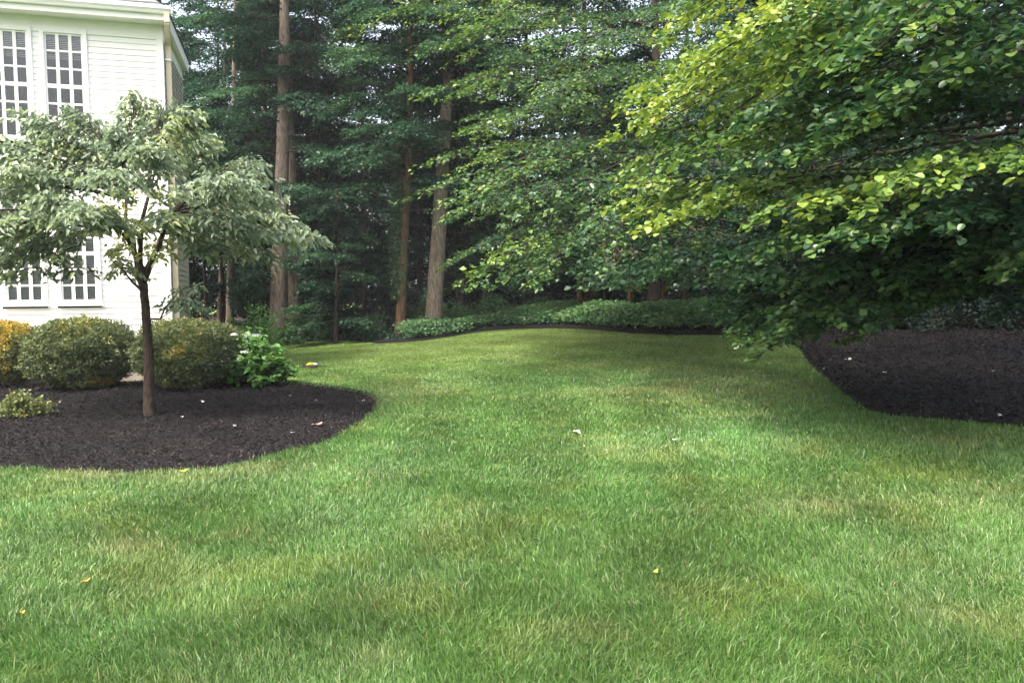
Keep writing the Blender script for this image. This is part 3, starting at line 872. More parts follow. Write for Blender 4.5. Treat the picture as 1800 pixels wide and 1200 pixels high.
def az_to(p, q): return math.atan2(q[0] - p[0], q[1] - p[1])
M_dead = leaf_mat("withered_leaf", [(0, (.14, .095, .065)), (1, (.30, .23, .17))], .7, .2, .2)
# nearest tree: trunk stands in the bed, outside the frame to the right
B1 = np.array([6.3, 8.0, H(6.3, 8.0) - .1]); T1 = B1 + np.array([.2, .2, 9])
rng = np.random.default_rng(77)
L1 = []
def aim(base, z, target, droop, tint, W, ns=8, nt_=12, lpt=13, start=.22):
    """limb from trunk height z that ends at the target point"""
    st = np.array([base[0], base[1], base[2] + z])
    v = np.array(target, float) - st
    v2 = v.copy()
    hl_ = math.hypot(v[0], v[1]); L = math.sqrt(hl_ ** 2 + v[2] ** 2)
    for _ in range(8):
        el = math.atan2(v[2] + droop * L, hl_); L = hl_ / math.cos(el)
    return (z, math.atan2(v[0], v[1]), L, el, droop, tint, W, ns, nt_, lpt, start)
for (px, py, Y, z, dr, tint, W) in (
        (1520, 315, 6.3, 2.7, .08, .70, .45), (1730, 265, 5.6, 2.9, .06, .60, .45), (1330, 325, 7.4, 2.6, .08, .74, .6), (1230, 330, 8.6, 2.6, .08, .76, .5), (1450, 395, 7.0, 2.3, .12, .42, .7), (1620, 370, 6.0, 2.2, .12, .36, .5),
        (1350, 480, 8.4, 1.8, .12, .36, .8), (1430, 520, 7.6, 1.7, .14, .40, .7), (1310, 520, 9.8, 1.6, .12, .30, .8), (1400, 560, 8.9, 1.5, .15, .42, .6), (1540, 500, 7.4, 1.8, .12, .42, .45),
        (1400, 470, 8.8, 1.9, .12, .36, .7), (1360, 520, 9.3, 1.6, .14, .34, .7), (1450, 560, 8.2, 1.6, .14, .36, .5), (1500, 450, 7.4, 2.1, .12, .36, .6), (1620, 450, 7.2, 2.2, .12, .32, .5), (1700, 480, 7.4, 2.0, .1, .3, .5), (1780, 380, 6.6, 2.6, .1, .38, .6), (1250, 150, 8.5, 4.6, .08, .78, .9), (1230, 90, 9.5, 5.2, .06, .78, .9), (1230, 230, 8.8, 3.8, .10, .66, .9), (1330, 60, 7.8, 4.9, .08, .72, .9), (1400, 190, 7.0, 3.6, .08, .58, .9), (1350, 20, 7.0, 5.0, .06, .74, .8), (1300, -60, 8.4, 6.2, .05, .74, .9),
        (1480, 20, 7.0, 5.4, .08, .50, .9), (1500, 110, 6.8, 4.2, .08, .42, .9), (1600, 30, 6.4, 4.6, .08, .40, .8), (1650, 130, 6.0, 3.9, .08, .40, .8), (1750, 60, 5.6, 4.3, .08, .42, .8),
        (1500, 220, 6.6, 3.3, .08, .38, .7), (1880, 430, 6.0, 2.5, .1, .56, .2), (1700, -60, 5.5, 5.5, .08, .5, .9), (1550, -80, 6.5, 6, .08, .5, 1.0), (1280, 430, 9.6, 2.2, .12, .3, .9), (1200, 320, 10.5, 3.2, .12, .35, 1.0)):
    L1.append(aim(B1, z, at(px, py, Y), dr, tint, W))
for i in range(40):      # the far and right-hand side of the crown
    L1.append((rng.uniform(2.6, 8.5), rng.uniform(-.9, 2.0), rng.uniform(2.8, 5.2), rng.uniform(0, .35), .15, rng.uniform(.25, .4), .9, 7, 10, 11, .3))
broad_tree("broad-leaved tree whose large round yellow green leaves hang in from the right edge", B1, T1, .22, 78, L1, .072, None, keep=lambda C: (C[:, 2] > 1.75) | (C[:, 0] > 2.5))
# second tree, farther left, dark trunk in its crown
p = at(1150, 590, 22.8); B2 = np.array([p[0], p[1], H(p[0], p[1]) - .1]); T2 = B2 + np.array([.0, .2, 12])
L2 = []
for (px, py, Y, z, dr, tint, W) in (
        (860, 50, 18.0, 8.2, .06, .56, 1.2), (900, 20, 17, 8.4, .06, .56, 1.2), (900, 110, 18.0, 7.0, .08, .58, 1.2), (880, 130, 16.5, 6.4, .10, .56, 1.1), (920, 190, 18.0, 5.6, .1, .42, 1.1),
        (930, 190, 15.5, 5.6, .1, .52, 1.1), (905, 250, 16.0, 4.6, .12, .58, 1.1), (910, 290, 14.5, 4.3, .12, .55, 1.0), (980, 250, 14, 4.6, .12, .45, 1.1), (1040, 130, 14, 6.6, .1, .48, 1.1), (1080, 60, 13.5, 7.4, .1, .46, 1.1),
        (950, 340, 14, 3.6, .12, .42, 1.0), (1060, 330, 12.5, 3.8, .12, .48, .9), (990, 420, 13, 2.8, .12, .50, .8), (1090, 400, 12, 3.0, .12, .42, .8), (1150, 270, 12, 4.2, .1, .52, .9), (1160, 370, 11.5, 3.2, .12, .40, .9),
        (930, 445, 15, 2.6, .12, .45, .8), (1050, 455, 14, 2.6, .12, .36, .8), (1130, 440, 12.5, 2.4, .12, .34, .8), (1240, 420, 12, 2.6, .12, .34, .9), (1200, 450, 12.5, 2.6, .12, .34, .8), (1120, 480, 14.0, 2.3, .10, .32, .6), (1260, 480, 12, 2.4, .12, .38, .8), (900, 350, 17, 3.6, .12, .4, 1.0), (870, 420, 19, 3.0, .12, .32, .9),
        (1300, 300, 13, 4.5, .1, .4, 1.1), (1220, 10, 14, 8.6, .1, .42, 1.2), (1330, 150, 14, 6.2, .1, .38, 1.2), (950, -40, 15, 9.5, .08, .6, 1.2), (780, -20, 18, 9.5, .06, .5, 1.2)):
    L2.append(aim(B2, z, at(px, py, Y), dr, tint, W, 8, 12, 13))
for i in range(22):
    L2.append((rng.uniform(4.5, 11.5), rng.uniform(-1.2, 1.9), rng.uniform(3, 5.5), rng.uniform(0, .3), .12, rng.uniform(.25, .4), 1.3, 7, 10, 11, .3))
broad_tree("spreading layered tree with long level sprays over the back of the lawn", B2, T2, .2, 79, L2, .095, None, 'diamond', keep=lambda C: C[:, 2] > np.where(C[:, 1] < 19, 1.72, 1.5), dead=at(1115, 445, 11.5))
# more trees on the bank at the right
for (px, Y, h, R, s, tint, lab) in ((1420, 19.5, 9, 3.0, 81, .3, "shaded tree behind the bed, left one on the bank"), (1640, 20.0, 10, 3.0, 82, .28, "shaded tree behind the bed, middle one on the bank"), (1880, 19, 10, 3.4, 83, .3, "shaded tree behind the bed, right one on the bank"), (1540, 24, 12, 3.4, 84, .35, "tall shaded tree farther up the bank")):
    p = at(px, 590, Y); g = np.array([p[0], p[1], H(p[0], p[1]) - .1])
    forest_tree("bank_tree", lab, g, g + np.array([.1, 0, h]), .15, s, 2.0, R, 30, M_far, M_bark2, leaf=.12, tint=tint, W=1.1, ns=6, nt=10, lpt=11, furrow=.02, group="trees on the bank")
# bare reddish stems under the branches
rng = np.random.default_rng(90)
for i, (px, Y, r) in enumerate(((1020, 24.5, .10), (1045, 25.5, .05), (1110, 24, .11), (1165, 23.5, .12), (1200, 25, .06), (1480, 21.5, .09), (1570, 22, .07), (1610, 23, .12), (1690, 21, .13), (1735, 23, .08), (1780, 22, .11))):
    p = at(px, 590, Y); g = np.array([p[0], p[1], H(p[0], p[1]) - .1])
    root = empty("bare_sapling", tuple(g)); tag(root, "bare reddish stem in the shade under the branches, without leaves", "tree trunk", "bare reddish stems under the branches")
    b = MB(); hh = rng.uniform(3, 5)
    b.tube([(0, 0, 0), (rng.normal(0, .05), 0, hh * .4), (rng.normal(0, .15), rng.normal(0, .1), hh)], [r, r * .8, r * .5], 10, rough=.1, rng=rng, furrow=.04)
    b.build("trunk", M_bark3, root, smooth=True)
    b = MB()
    for j in range(5):
        a = rng.uniform(0, 6.28); z = hh * rng.uniform(.2, .9); L = rng.uniform(.3, .8)
        b.tube([(0, 0, z), (math.cos(a) * L, math.sin(a) * L, z + rng.uniform(-.1, .3))], [.015, .004], 4, cap=False)
    b.build("dead_twigs", M_bark3, root)

# ------------------------------------------------------------------ ground cover and bushes along the bed
rng = np.random.default_rng(100)
lv = Leaves()
fp = np.array(front[1:14])
seg = rng.uniform(0, len(fp) - 1.001, 9000); k0 = seg.astype(int); fr_ = (seg - k0)[:, None]
line = fp[k0] * (1 - fr_) + fp[k0 + 1] * fr_
off = rng.uniform(.0, 1, 9000) ** .8 * 3.4
wid = .60 + .3 * vnoise(line[:, 0] * .8, line[:, 1] * .8, 4) - np.where(seg < 2, .38, 0)
cx = line[:, 0] + rng.normal(0, .1, 9000); cyy = line[:, 1] + wid + off
hz = height(cx, cyy)
hh = .16 + .06 * np.clip(seg - 3, 0, 3) / 3 + .40 * fbm(cx * .8, cyy * .8, 6) * np.clip(off / .5, .25, 1)
for j in range(9):
    n = len(cx)
    C = np.column_stack([cx + rng.normal(0, .07, n), cyy + rng.normal(0, .07, n), hz + .03 + hh * rng.uniform(.3, 1.15, n)])
    a = rng.uniform(0, 6.28, n)
    lv.add(C, np.column_stack([np.cos(a), np.sin(a), rng.normal(0, .3, n)]), rng.normal(0, .4, (n, 3)) + np.array([-.1, -.5, 1]), rng.uniform(.06, .115, n), .50 + .75 * (rng.uniform(0, .9, n) * fbm(cx * 1.5, cyy * 1.5, 9) + .5 * (vnoise(cx * 1.1, cyy * 1.6, 19) - .6)))
gc = lv.build("ground_cover", M_cover, None, 'diamond', .7); tag(gc, "low leafy ground cover filling the back bed behind the black mulch edge", "ground cover", kind='stuff')
# low undergrowth on the forest floor
lv = Leaves(); n = 60000
ux = rng.uniform(-16, 14, n); uy = rng.uniform(21, 36, n)
k = in_poly(ux, uy, woods) & (fbm(ux * .7, uy * .7, 31) > .47); ux, uy = ux[k], uy[k]; n = len(ux)
uz = height(ux, uy) + rng.uniform(0, 1, n) ** 1.5 * (.2 + 1.1 * np.clip(fbm(ux * .5, uy * .5, 17) - .35, 0, 1))
lv.add(np.column_stack([ux, uy, uz + .03]), rng.normal(0, 1, (n, 3)), rng.normal(0, .4, (n, 3)) + UP, rng.uniform(.07, .15, n), rng.uniform(0, .5, n))
ug = lv.build("undergrowth", M_far, None, 'diamond', .7); tag(ug, "dark tangle of low undergrowth between the trunks of the wood", "undergrowth", kind='stuff')
# leaf litter under the right trees
n = 16000
lx = rng.uniform(1, 15, n); ly = rng.uniform(13, 25, n)
k = ~in_poly(lx, ly, [(x, y) for x, y in bedR]) & in_poly(lx, ly, woods); lx, ly = lx[k], ly[k]; n = len(lx)
lv = Leaves(); lv.add(np.column_stack([lx, ly, height(lx, ly) + .03]), np.column_stack([rng.normal(0, 1, (n, 2)), rng.normal(0, .2, n)]), rng.normal(0, .3, (n, 3)) + UP, rng.uniform(.05, .1, n), rng.uniform(0, 1, n))
M_lit = leaf_mat("brown_dead_leaf", [(0, (.005, .004, .004)), (.6, (.011, .008, .006)), (1, (.045, .026, .018))], .7, .1, .2)
o = lv.build("leaf_litter", M_lit, None, 'diamond', .6); tag(o, "brown dead leaves lying under the trees on the right bank", "leaf litter", kind='stuff')

def bush(name, label, px, Y, rx, rz, seed, mat, leaf, n, tint, group=None, cat="bush", shape='diamond', ratio=.7, up=.6):
    rng = np.random.default_rng(seed)
    p = at(px, 590, Y); g = (p[0], p[1], H(p[0], p[1]))
    root = empty(name, g); tag(root, label, cat, group)
    lv = Leaves(); st = MB()
    ncl = 34
    for i in range(ncl):
        a = rng.uniform(0, 6.28); e = rng.uniform(.1, 1.5)
        tip = np.array([math.cos(a) * math.cos(e) * rx, math.sin(a) * math.cos(e) * rx, math.sin(e) * rz]) * rng.uniform(.65, 1.1)
        tip[2] = max(tip[2], .12)
        st.tube([(0, 0, 0), tuple(tip * np.array([.4, .4, .6])), tuple(tip)], [.012, .008, .003], 4, cap=False)
        m = n // ncl
        q = rng.uniform(.35, 1.05, m)[:, None]
        C = tip[None] * np.column_stack([q ** 1.1, q ** 1.1, q]) + rng.normal(0, .085 * rx, (m, 3))
        C[:, 2] = np.maximum(C[:, 2], .04)
        A = rng.normal(0, .7, (m, 3)) + tip[None] / np.linalg.norm(tip)
        lv.add(C, A, rng.normal(0, up, (m, 3)) + UP + tip[None] * .4, leaf * rng.uniform(.6, 1.1, m), tint + rng.normal(0, .15, m) + (q[:, 0] - .8) * .3)
    st.build("stems", M_bark2, root)
    lv.build("foliage", mat, root, shape, ratio)
    return root
G_B = "loose bushes behind the ground cover"
for i, (px, Y, rx, rz, t, lab) in enumerate(((745, 25.4, .8, 1.15, .8, "pale green bush at the foot of the ivy covered trunk"), (805, 25.0, .9, .95, .6, "rounded green bush in front of the leaning brown trunk"), (865, 25.2, 1.0, .9, .5, "green bush behind the ground cover, second from the leaning trunk"),
                                 (655, 24.5, .7, .65, .7, "small bush left of the black mulch path"), (940, 25.5, .9, .75, .3, "dim bush behind the middle of the ground cover"), (672, 26.2, .6, .7, .75, "small bright bush at the left foot of the reddish trunk"), (1270, 22.0, 1.0, .9, .25, "dark bush behind the right end of the ground cover"),
                                 (600, 25, .7, .6, .3, "low dark bush at the foot of the layered tree"), (505, 24.6, .5, .5, .6, "small green bush at the foot of the thickest trunk"), (445, 19.0, .75, 1.25, .6, "bright light green bush left of the thickest trunk"), (355, 22.5, .5, .8, .85, "bright green spray of leaves beyond the house corner"))):
    bush("bush", lab, px, Y, rx, rz, 110 + i, M_hyd if px in (445, 355) else M_cover, .085, 3200, t, G_B)

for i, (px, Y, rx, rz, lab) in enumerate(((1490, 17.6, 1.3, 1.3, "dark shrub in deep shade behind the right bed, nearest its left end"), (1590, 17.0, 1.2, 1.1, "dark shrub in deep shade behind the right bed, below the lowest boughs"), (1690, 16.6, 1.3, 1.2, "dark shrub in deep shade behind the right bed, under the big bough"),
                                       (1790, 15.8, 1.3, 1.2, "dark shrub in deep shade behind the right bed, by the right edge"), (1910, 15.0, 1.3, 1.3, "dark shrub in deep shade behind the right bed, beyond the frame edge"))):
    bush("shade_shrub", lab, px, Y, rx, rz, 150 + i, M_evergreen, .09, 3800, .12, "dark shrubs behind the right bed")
# ------------------------------------------------------------------ foundation shrubs
def shrub(name, label, px, py, w, h, seed, yellow, n=34000, leaf=.045, group="rounded shrubs in front of the house", sun_patches=()):
    rng = np.random.default_rng(seed)
    p = gpt(px, py); q_ = 1 + w * .42 / p[1]; g = (p[0] * q_, p[1] * q_, H(p[0] * q_, p[1] * q_) + .02)
    root = empty(name, g); tag(root, label, "shrub", group)
    v = rng.normal(0, 1, (n, 3)); v /= np.linalg.norm(v, axis=1, keepdims=True)
    v[:, 2] = np.abs(v[:, 2]) * np.where(rng.random(n) < .58, 1, -1)
    # squarish superellipsoid
    e = 2.6
    rr = 1 / (np.abs(v) ** e).sum(1) ** (1 / e)
    th = np.arctan2(v[:, 1], v[:, 0]); ph = v[:, 2]
    lump = 1 + .14 * (fbm(th * 2.2 + 5, ph * 3 + seed, seed) - .5) * 2 + .22 * (vnoise(th * 9, ph * 9, seed + 3) - .5)
    depth = 1 - np.abs(rng.normal(0, .07, n)) - (rng.random(n) < .15) * rng.uniform(0, .3, n)
    R = np.array([w / 2, w / 2, h / 2])
    core = rng.random(n) < .36; depth = np.where(core, rng.uniform(.45, .9, n), depth)
    P = v * (rr * lump * depth)[:, None] * R
    P[:, 2] += h * .52
    low = np.clip(P[:, 2] / h, 0, 1); f = .72 + .28 * np.clip(low / .35, 0, 1)
    P[:, 0] *= f; P[:, 1] *= f; P[:, 2] = np.maximum(P[:, 2], .05 + .05 * rng.random(n))
    A = v * .7 + rng.normal(0, .6, (n, 3)) + np.array([0, 0, .2])
    N = v + rng.normal(0, .5, (n, 3)) + np.array([0, 0, .4])
    tint = .38 + rng.normal(0, .13, n) + .5 * (vnoise(th * 6, ph * 6, seed + 9) - .5) + .22 * np.clip(v[:, 2], 0, 1) + yellow  # clump contrast paints highlights and dark gaps; yellow paints warm low sun
    for (dx, dz, r, s) in sun_patches:  # spots of warm low sun put into the leaf tint
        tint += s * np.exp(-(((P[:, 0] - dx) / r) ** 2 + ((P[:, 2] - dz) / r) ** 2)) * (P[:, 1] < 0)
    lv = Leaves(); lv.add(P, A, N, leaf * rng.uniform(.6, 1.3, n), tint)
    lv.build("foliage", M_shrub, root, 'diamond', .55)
    b = MB()
    for i in range(16):
        a = rng.uniform(0, 6.28); r = rng.uniform(.1, .7)
        b.tube([(math.cos(a) * .06, math.sin(a) * .06, -.03), (math.cos(a) * w * .2 * r, math.sin(a) * w * .2 * r, h * .3), (math.cos(a) * w * .42 * r, math.sin(a) * w * .42 * r, h * .75)], [.02, .014, .006], 5, cap=False)
    b.build("stems", M_bark4, root, smooth=True)
    return root
shrub("rounded_shrub", "clipped shrub cut by the left edge, warm low sun painted into its leaf colour", 0, 688, 1.18, 1.12, 201, .38)
shrub("rounded_shrub", "clipped green shrub left of the young tree trunk", 148, 694, 1.62, 1.14, 202, .0, 50000, sun_patches=((.42, .12, .17, .6), (-.62, .2, .15, .35)))
shrub("rounded_shrub", "clipped green shrub right of the young tree trunk", 336, 694, 1.66, 1.10, 203, -.02, 50000, sun_patches=((.1, .62, .17, .55), (-.2, .1, .2, .3)))
bush("low_shrub", "small low variegated shrub at the left edge of the mulch", 30, 10.3, .42, .30, 210, M_shrub, .06, 2600, .55, cat="shrub")

# hydrangea
p = gpt(452, 686); g = (p[0] * 1.035, p[1] * 1.035, H(p[0] * 1.035, p[1] * 1.035))
hy = empty("hydrangea", g); tag(hy, "bright green hydrangea with white flowers at the end of the shrubs", "shrub")
rng = np.random.default_rng(220); lv = Leaves(); st = MB(); pet = MB()
for i in range(125):
    a = rng.uniform(0, 6.28); r = math.sqrt(rng.random()) * .74
    hgt = (1.12 - .55 * (r / .62) ** 2) * rng.uniform(.65, 1.05) * (1.0 if math.cos(a) < 0 else .85)
    base = np.array([math.cos(a) * r * .3, math.sin(a) * r * .3, 0]); tip = np.array([math.cos(a) * r, math.sin(a) * r, hgt])
    st.tube([base, (base + tip) / 2 + UP * .1, tip], [.008, .006, .003], 4, cap=False)
    m = 16
    q = rng.uniform(.25, 1, m)[:, None]
    aa = rng.uniform(0, 6.28, m)
    lv.add(base + (tip - base) * q, np.column_stack([np.cos(aa), np.sin(aa), rng.normal(-.1, .3, m)]), rng.normal(0, .3, (m, 3)) + UP, rng.uniform(.08, .15, m), .5 + rng.normal(0, .2, m) + (q[:, 0] - .7) * .5)
st.build("stems", M_bark2, hy)
lv.build("foliage", M_hyd, hy, 'round', .62)
for (dx, dy, dz) in ((-.05, -.46, .62), (-.26, -.3, .90), (-.10, -.5, .52)):
    b = Leaves(); m = 60
    v = rng.normal(0, 1, (m, 3)); v /= np.linalg.norm(v, axis=1, keepdims=True); v[:, 2] = np.abs(v[:, 2])
    b.add(v * np.array([.05, .05, .02]) + np.array([dx, dy, dz]), rng.normal(0, 1, (m, 3)), v + rng.normal(0, .2, (m, 3)), np.full(m, .022), np.ones(m))
    b.build("flower", M_petal, hy, 'round', .9)

# utility boxes beyond the shrubs
def util(name, label, px, py, Y, w, h, mat, low):
    p = at(px, py, Y); z = H(p[0], p[1])
    root = empty(name, (p[0], p[1], z), .25); tag(root, label, "utility box")
    top = p[2] - z
    b = MB(); b.box(-w / 2, w / 2, -w / 2, w / 2, -.05, top - .06); b.build("housing", mat, root, bevel=.02)
    b = MB(); b.box(-w / 2 - .03, w / 2 + .03, -w / 2 - .03, w / 2 + .03, top - .058, top); b.build("lid", mat, root, bevel=.025)
    b = MB()
    for i in range(6): b.box(-w / 2 + .06, w / 2 - .06, -w / 2 - .012, -w / 2 - .002, .15 + i * (top - .3) / 6, .15 + i * (top - .3) / 6 + .03)
    b.build("vent", mat, root)
util("utility_box", "beige utility box mostly hidden behind the right shrub", 378, 578, 17.8, .62, .7, M_beige, 0)
util("utility_box", "pale green utility box behind the hydrangea flowers", 428, 588, 17.0, .62, .7, M_util, 0)

# hose end with yellow nozzle on the lawn
p = gpt(545, 648); g = (p[0], p[1], H(p[0], p[1]) + .05)
hs = empty("hose_sprinkler", g); tag(hs, "black hose with a yellow sprinkler head lying on the grass", "sprinkler")
b = MB(); b.tube([(-.62, .10, 0), (-.4, .05, .01), (-.2, .02, .0), (-.05, .0, .02)], .016, 8)
b.tube([(math.cos(a) * .16, math.sin(a) * .12 - .02, .0) for a in np.linspace(0, 6.28, 20)], .014, 8)
b.tube([(.15, 0, .01), (.35, -.04, 0)], [.014, .006], 8)
b.build("hose", M_black, hs, smooth=True)
b = MB(); b.tube([(-.07, 0, .03), (.0, 0, .05), (.08, 0, .05)], [.018, .03, .022], 12); b.build("nozzle", M_yellow, hs, smooth=True)
b = MB(); b.tube([(.082, 0, .05), (.15, 0, .045)], [.02, .016], 10); b.build("coupling", M_trim, hs, smooth=True)

# ------------------------------------------------------------------ young tree in the left bed
p = gpt(265, 736); YD = p[1]
yt = empty("young_tree", (p[0], p[1], p[2])); tag(yt, "young tree with drooping grey green leaves growing from the black mulch", "tree")
o = np.array(p)
rng = np.random.default_rng(300)
b = MB()
J = [at(x, y, YD) - o for x, y in ((265, 745), (262, 690), (262, 640), (259, 590), (256, 540), (252, 500), (246, 470), (240, 450))]
rad = [.088, .066, .06, .056, .053, .05, .05, .046]
jj = []; rj = []
for i in range(len(J) - 1):
    for q in np.linspace(0, 1, 5)[:-1]: jj.append(J[i] * (1 - q) + J[i + 1] * q + rng.normal(0, .003, 3)); rj.append(rad[i] * (1 - q) + rad[i + 1] * q)
jj.append(J[-1]); rj.append(rad[-1])
b.tube(jj, rj, 14, rough=.12, rng=rng)
def twig(px, py, dy): return at(px, py, YD + dy) - o
for pts, r in (([J[4] + np.array([0, 0, -.15]), twig(282, 560, -.1), twig(292, 538, -.2), twig(308, 522, -.3)], .016), ([J[5] + np.array([0, 0, -.1]), twig(232, 495, -.2), twig(212, 470, -.3), twig(190, 452, -.4)], .018),
               ([twig(282, 560, -.1), twig(300, 548, -.1), twig(318, 530, 0)], .008)):
    b.tube(pts, [r * (1 - .22 * i) for i in range(len(pts))], 7)
b.build("trunk", M_bark4, yt, smooth=True)
lv = Leaves(); w = MB()
fork = J[-1]
tips = []
forks = []
for k_, (fx_, fy_, fd_) in enumerate(((205, 400, -.25), (222, 350, .15), (262, 340, -.15), (300, 375, .15), (285, 410, -.3), (235, 410, .3))):
    e = twig(fx_, fy_, fd_); s0 = jj[-1 - k_ * 2]; m_ = (s0 + e) / 2 + rng.normal(0, .04, 3)
    w.tube([s0, m_, e], [.034, .027, .02], 8); forks.append(e)
def yl(px, py, dy, tint=.5, W=.40, ns=7, z_at=None, rise=.35):
    tgt = twig(px, py, dy); st = min(forks, key=lambda e: np.linalg.norm(e - tgt)) if z_at is None else z_at
    v = tgt - st; hl_ = math.hypot(v[0], v[1]); az = math.atan2(v[0], v[1])
    dr = .28; L = np.linalg.norm(v)
    for _ in range(6):
        el = math.atan2(v[2] + dr * L, hl_ + 1e-6); L = hl_ / max(.15, math.cos(el))
    L = min(L, 4)
    limb(rng, lv, w, st, az, L, el=el, droop=dr, r0=.018, W=W, ns=ns, nt=8, lpt=7, leaf=.105, tint=tint, tj=.13, start=.35, twigwood=True, vdown=.3, up=.5, jz=.03, spread=1.0)
for t in ((515, 395, .2), (460, 370, .6), (480, 412, -.5), (425, 310, .3), (420, 290, .9), (400, 390, -.8), (340, 250, .2), (330, 260, 1.0), (280, 205, .3), (205, 205, .0), (235, 195, .5), (150, 215, .5), (90, 220, .3), (260, 270, -.9), (110, 250, .2), (30, 260, -.3), (50, 300, -.5),
          (0, 340, .1), (-50, 380, .6), (-90, 350, 0), (40, 390, -.7), (-20, 430, -.3), (100, 350, -1.0), (380, 320, -1.1), (200, 310, -1.2), (-60, 410, -1), (310, 215, -.4), (20, 320, .9), (180, 270, 1.2), (360, 350, 1.2),
          (350, 430, -.4, .5, .32, 4), (90, 430, -.4, .4, .32, 4), (440, 440, .2, .45, .3, 4), (30, 450, -.2, .42, .3, 4), (220, 250, .3), (410, 340, .3), (130, 300, .2), (60, 330, .9), (150, 370, -1.2), (430, 340, -.8), (480, 400, .5), (200, 390, -.9, .6, .3, 4), (300, 380, -.9, .6, .3, 4)):
    tt = list(t[:3]); ex = list(t[3:])
    yl(*tt, *(ex or [.45 + rng.normal(0, .05)]))
# centre lighter sprigs near the fork and small ones on the low twigs
for (px, py, dy, tint) in ((180, 400, -.4, .6), (280, 390, -.5, .7), (330, 400, -.4, .6), (225, 430, -.4, .75), (275, 440, -.4, .8), (200, 330, -.5, .6), (250, 330, -.4, .7), (300, 340, -.4, .5), (150, 430, -.5, .5), (110, 450, -.6, .5), (60, 470, -.6, .5), (20, 440, -.6, .5), (380, 430, -.3, .5), (420, 440, -.2, .55), (250, 400, -.2, .9), (230, 385, .1, .85), (300, 420, .2, .8), (205, 360, -.3, .85), (310, 525, -.3, .35), (318, 528, 0, .3), (195, 452, -.4, .6), (215, 470, -.3, .6), (30, 480, -.6, .5), (80, 440, -.6, .5), (350, 500, .4, .35), (130, 470, -.5, .3)):
    c = twig(px, py, dy)
    for j in range(3):
        a = rng.uniform(0, 6.28)
        spray(rng, lv, c, np.array([math.cos(a), math.sin(a) * .6, -.1]), rng.uniform(.2, .34), .16, 5, 4, leaf=.10, tint=tint, wood=w, vdown=.3)
for c0, c1 in ((twig(30, 480, -.6), twig(90, 400, -.4)), (twig(350, 500, .4), twig(330, 430, .3)), (twig(130, 470, -.5), twig(150, 410, -.3))):
    w.tube([c0, (c0 + c1) / 2 + UP * .05, c1], [.006, .01, .014], 5, cap=False)
w.build("limbs", M_bark4, yt, smooth=True)
lv.build("crown", M_cherry, yt, 'long', .52)

# ------------------------------------------------------------------ grass blades
rng = np.random.default_rng(400)
def blades(N, d0, d1, amin, amax, seed):
    rng = np.random.default_rng(seed)
    d = d0 * (d1 / d0) ** rng.random(N); a = rng.uniform(amin, amax, N)
    return d * np.sin(a), d * np.cos(a)
A_ = math.radians(41)
gx, gy = blades(950000, 2.6, 30, -A_, A_, 401)
g2 = [blades(110000, 2.0, 24, A_, math.radians(78), 402), blades(90000, 2.0, 24, -math.radians(78), -A_, 403), blades(60000, 1.2, 2.6, -1.2, 1.2, 404)]
gx = np.concatenate([gx] + [a for a, _ in g2]); gy = np.concatenate([gy] + [b_ for _, b_ in g2])
jx = gx + rng.normal(0, .035, len(gx)) + .10 * (vnoise(gx * 6, gy * 6, 91) - .5); jy = gy + rng.normal(0, .035, len(gx)) + .10 * (vnoise(gx * 6, gy * 6, 92) - .5)
inb = in_poly(jx, jy, bedL) | in_poly(jx, jy, bedR) | (in_poly(gx, gy, woods))
hx = (gx - HC[0]) * wd[0] + (gy - HC[1]) * wd[1]; hy_ = -((gx - HC[0]) * wn[0] + (gy - HC[1]) * wn[1])
inb |= (hx < .1) & (hy_ > -.2) & (hy_ < 12)
gx, gy = gx[~inb], gy[~inb]; n = len(gx)
# no blade where the dirt shows through; taller tufts elsewhere
dd = np.hypot(gx, gy)
col_ = lawn_color(gx, gy)
tuft = fbm(gx * 3.1, gy * 3.1, 51, 3)
ln = (.036 + .052 * tuft) * rng.uniform(.5, 1.25, n) * np.clip(1.15 - .012 * dd, .7, 1.1)
ln *= np.clip(1.15 - dd / 26, .4, 1)
long_ = rng.random(n) < .04; ln[long_] *= 1.55
wdt = .0020 * np.clip(dd / 3.8, 1, 9) * rng.uniform(.7, 1.3, n)
az = rng.uniform(0, 2 * math.pi, n) * .0 + (fbm(gx * .9, gy * .9, 61) * 9) + rng.normal(0, 1.3, n)
leanv = np.clip(rng.normal(.55, .28, n), .02, 1.3)
dx, dy = np.sin(az), np.cos(az)
fa = rng.uniform(0, math.pi, n); sx, sy = np.cos(fa) * wdt, np.sin(fa) * wdt
z0 = height(gx, gy) - .004
ch = 1 / np.sqrt(1 + leanv ** 2)
V = np.empty((n, 5, 3), np.float32)
m_x = gx + dx * leanv * ln * .32; m_y = gy + dy * leanv * ln * .32; m_z = z0 + ln * ch * .62
t_x = gx + dx * leanv * ln * .95; t_y = gy + dy * leanv * ln * .95; t_z = z0 + ln * ch * (1.0 - .15 * leanv)
V[:, 0] = np.column_stack([gx - sx, gy - sy, z0]); V[:, 1] = np.column_stack([gx + sx, gy + sy, z0])
V[:, 2] = np.column_stack([m_x + sx * .8, m_y + sy * .8, m_z]); V[:, 3] = np.column_stack([m_x - sx * .8, m_y - sy * .8, m_z])
V[:, 4] = np.column_stack([t_x, t_y, t_z])
base = np.arange(n)[:, None] * 5
F3 = np.vstack([base + np.array([0, 1, 2]), base + np.array([0, 2, 3]), base + np.array([3, 2, 4])])
cb = col_ * rng.uniform(.7, 1.3, (n, 1))
pale = rng.random(n) < .12; cb[pale] = cb[pale] * .5 + np.array([.20, .27, .14]) * .6
straw = rng.random(n) < .009; cb[straw] = np.array([.30, .26, .14])
CB = np.repeat(cb[:, None], 5, 1)
grass = np_mesh("grass", V.reshape(-1, 3), F3, M_blade, None, CB.reshape(-1, 3))
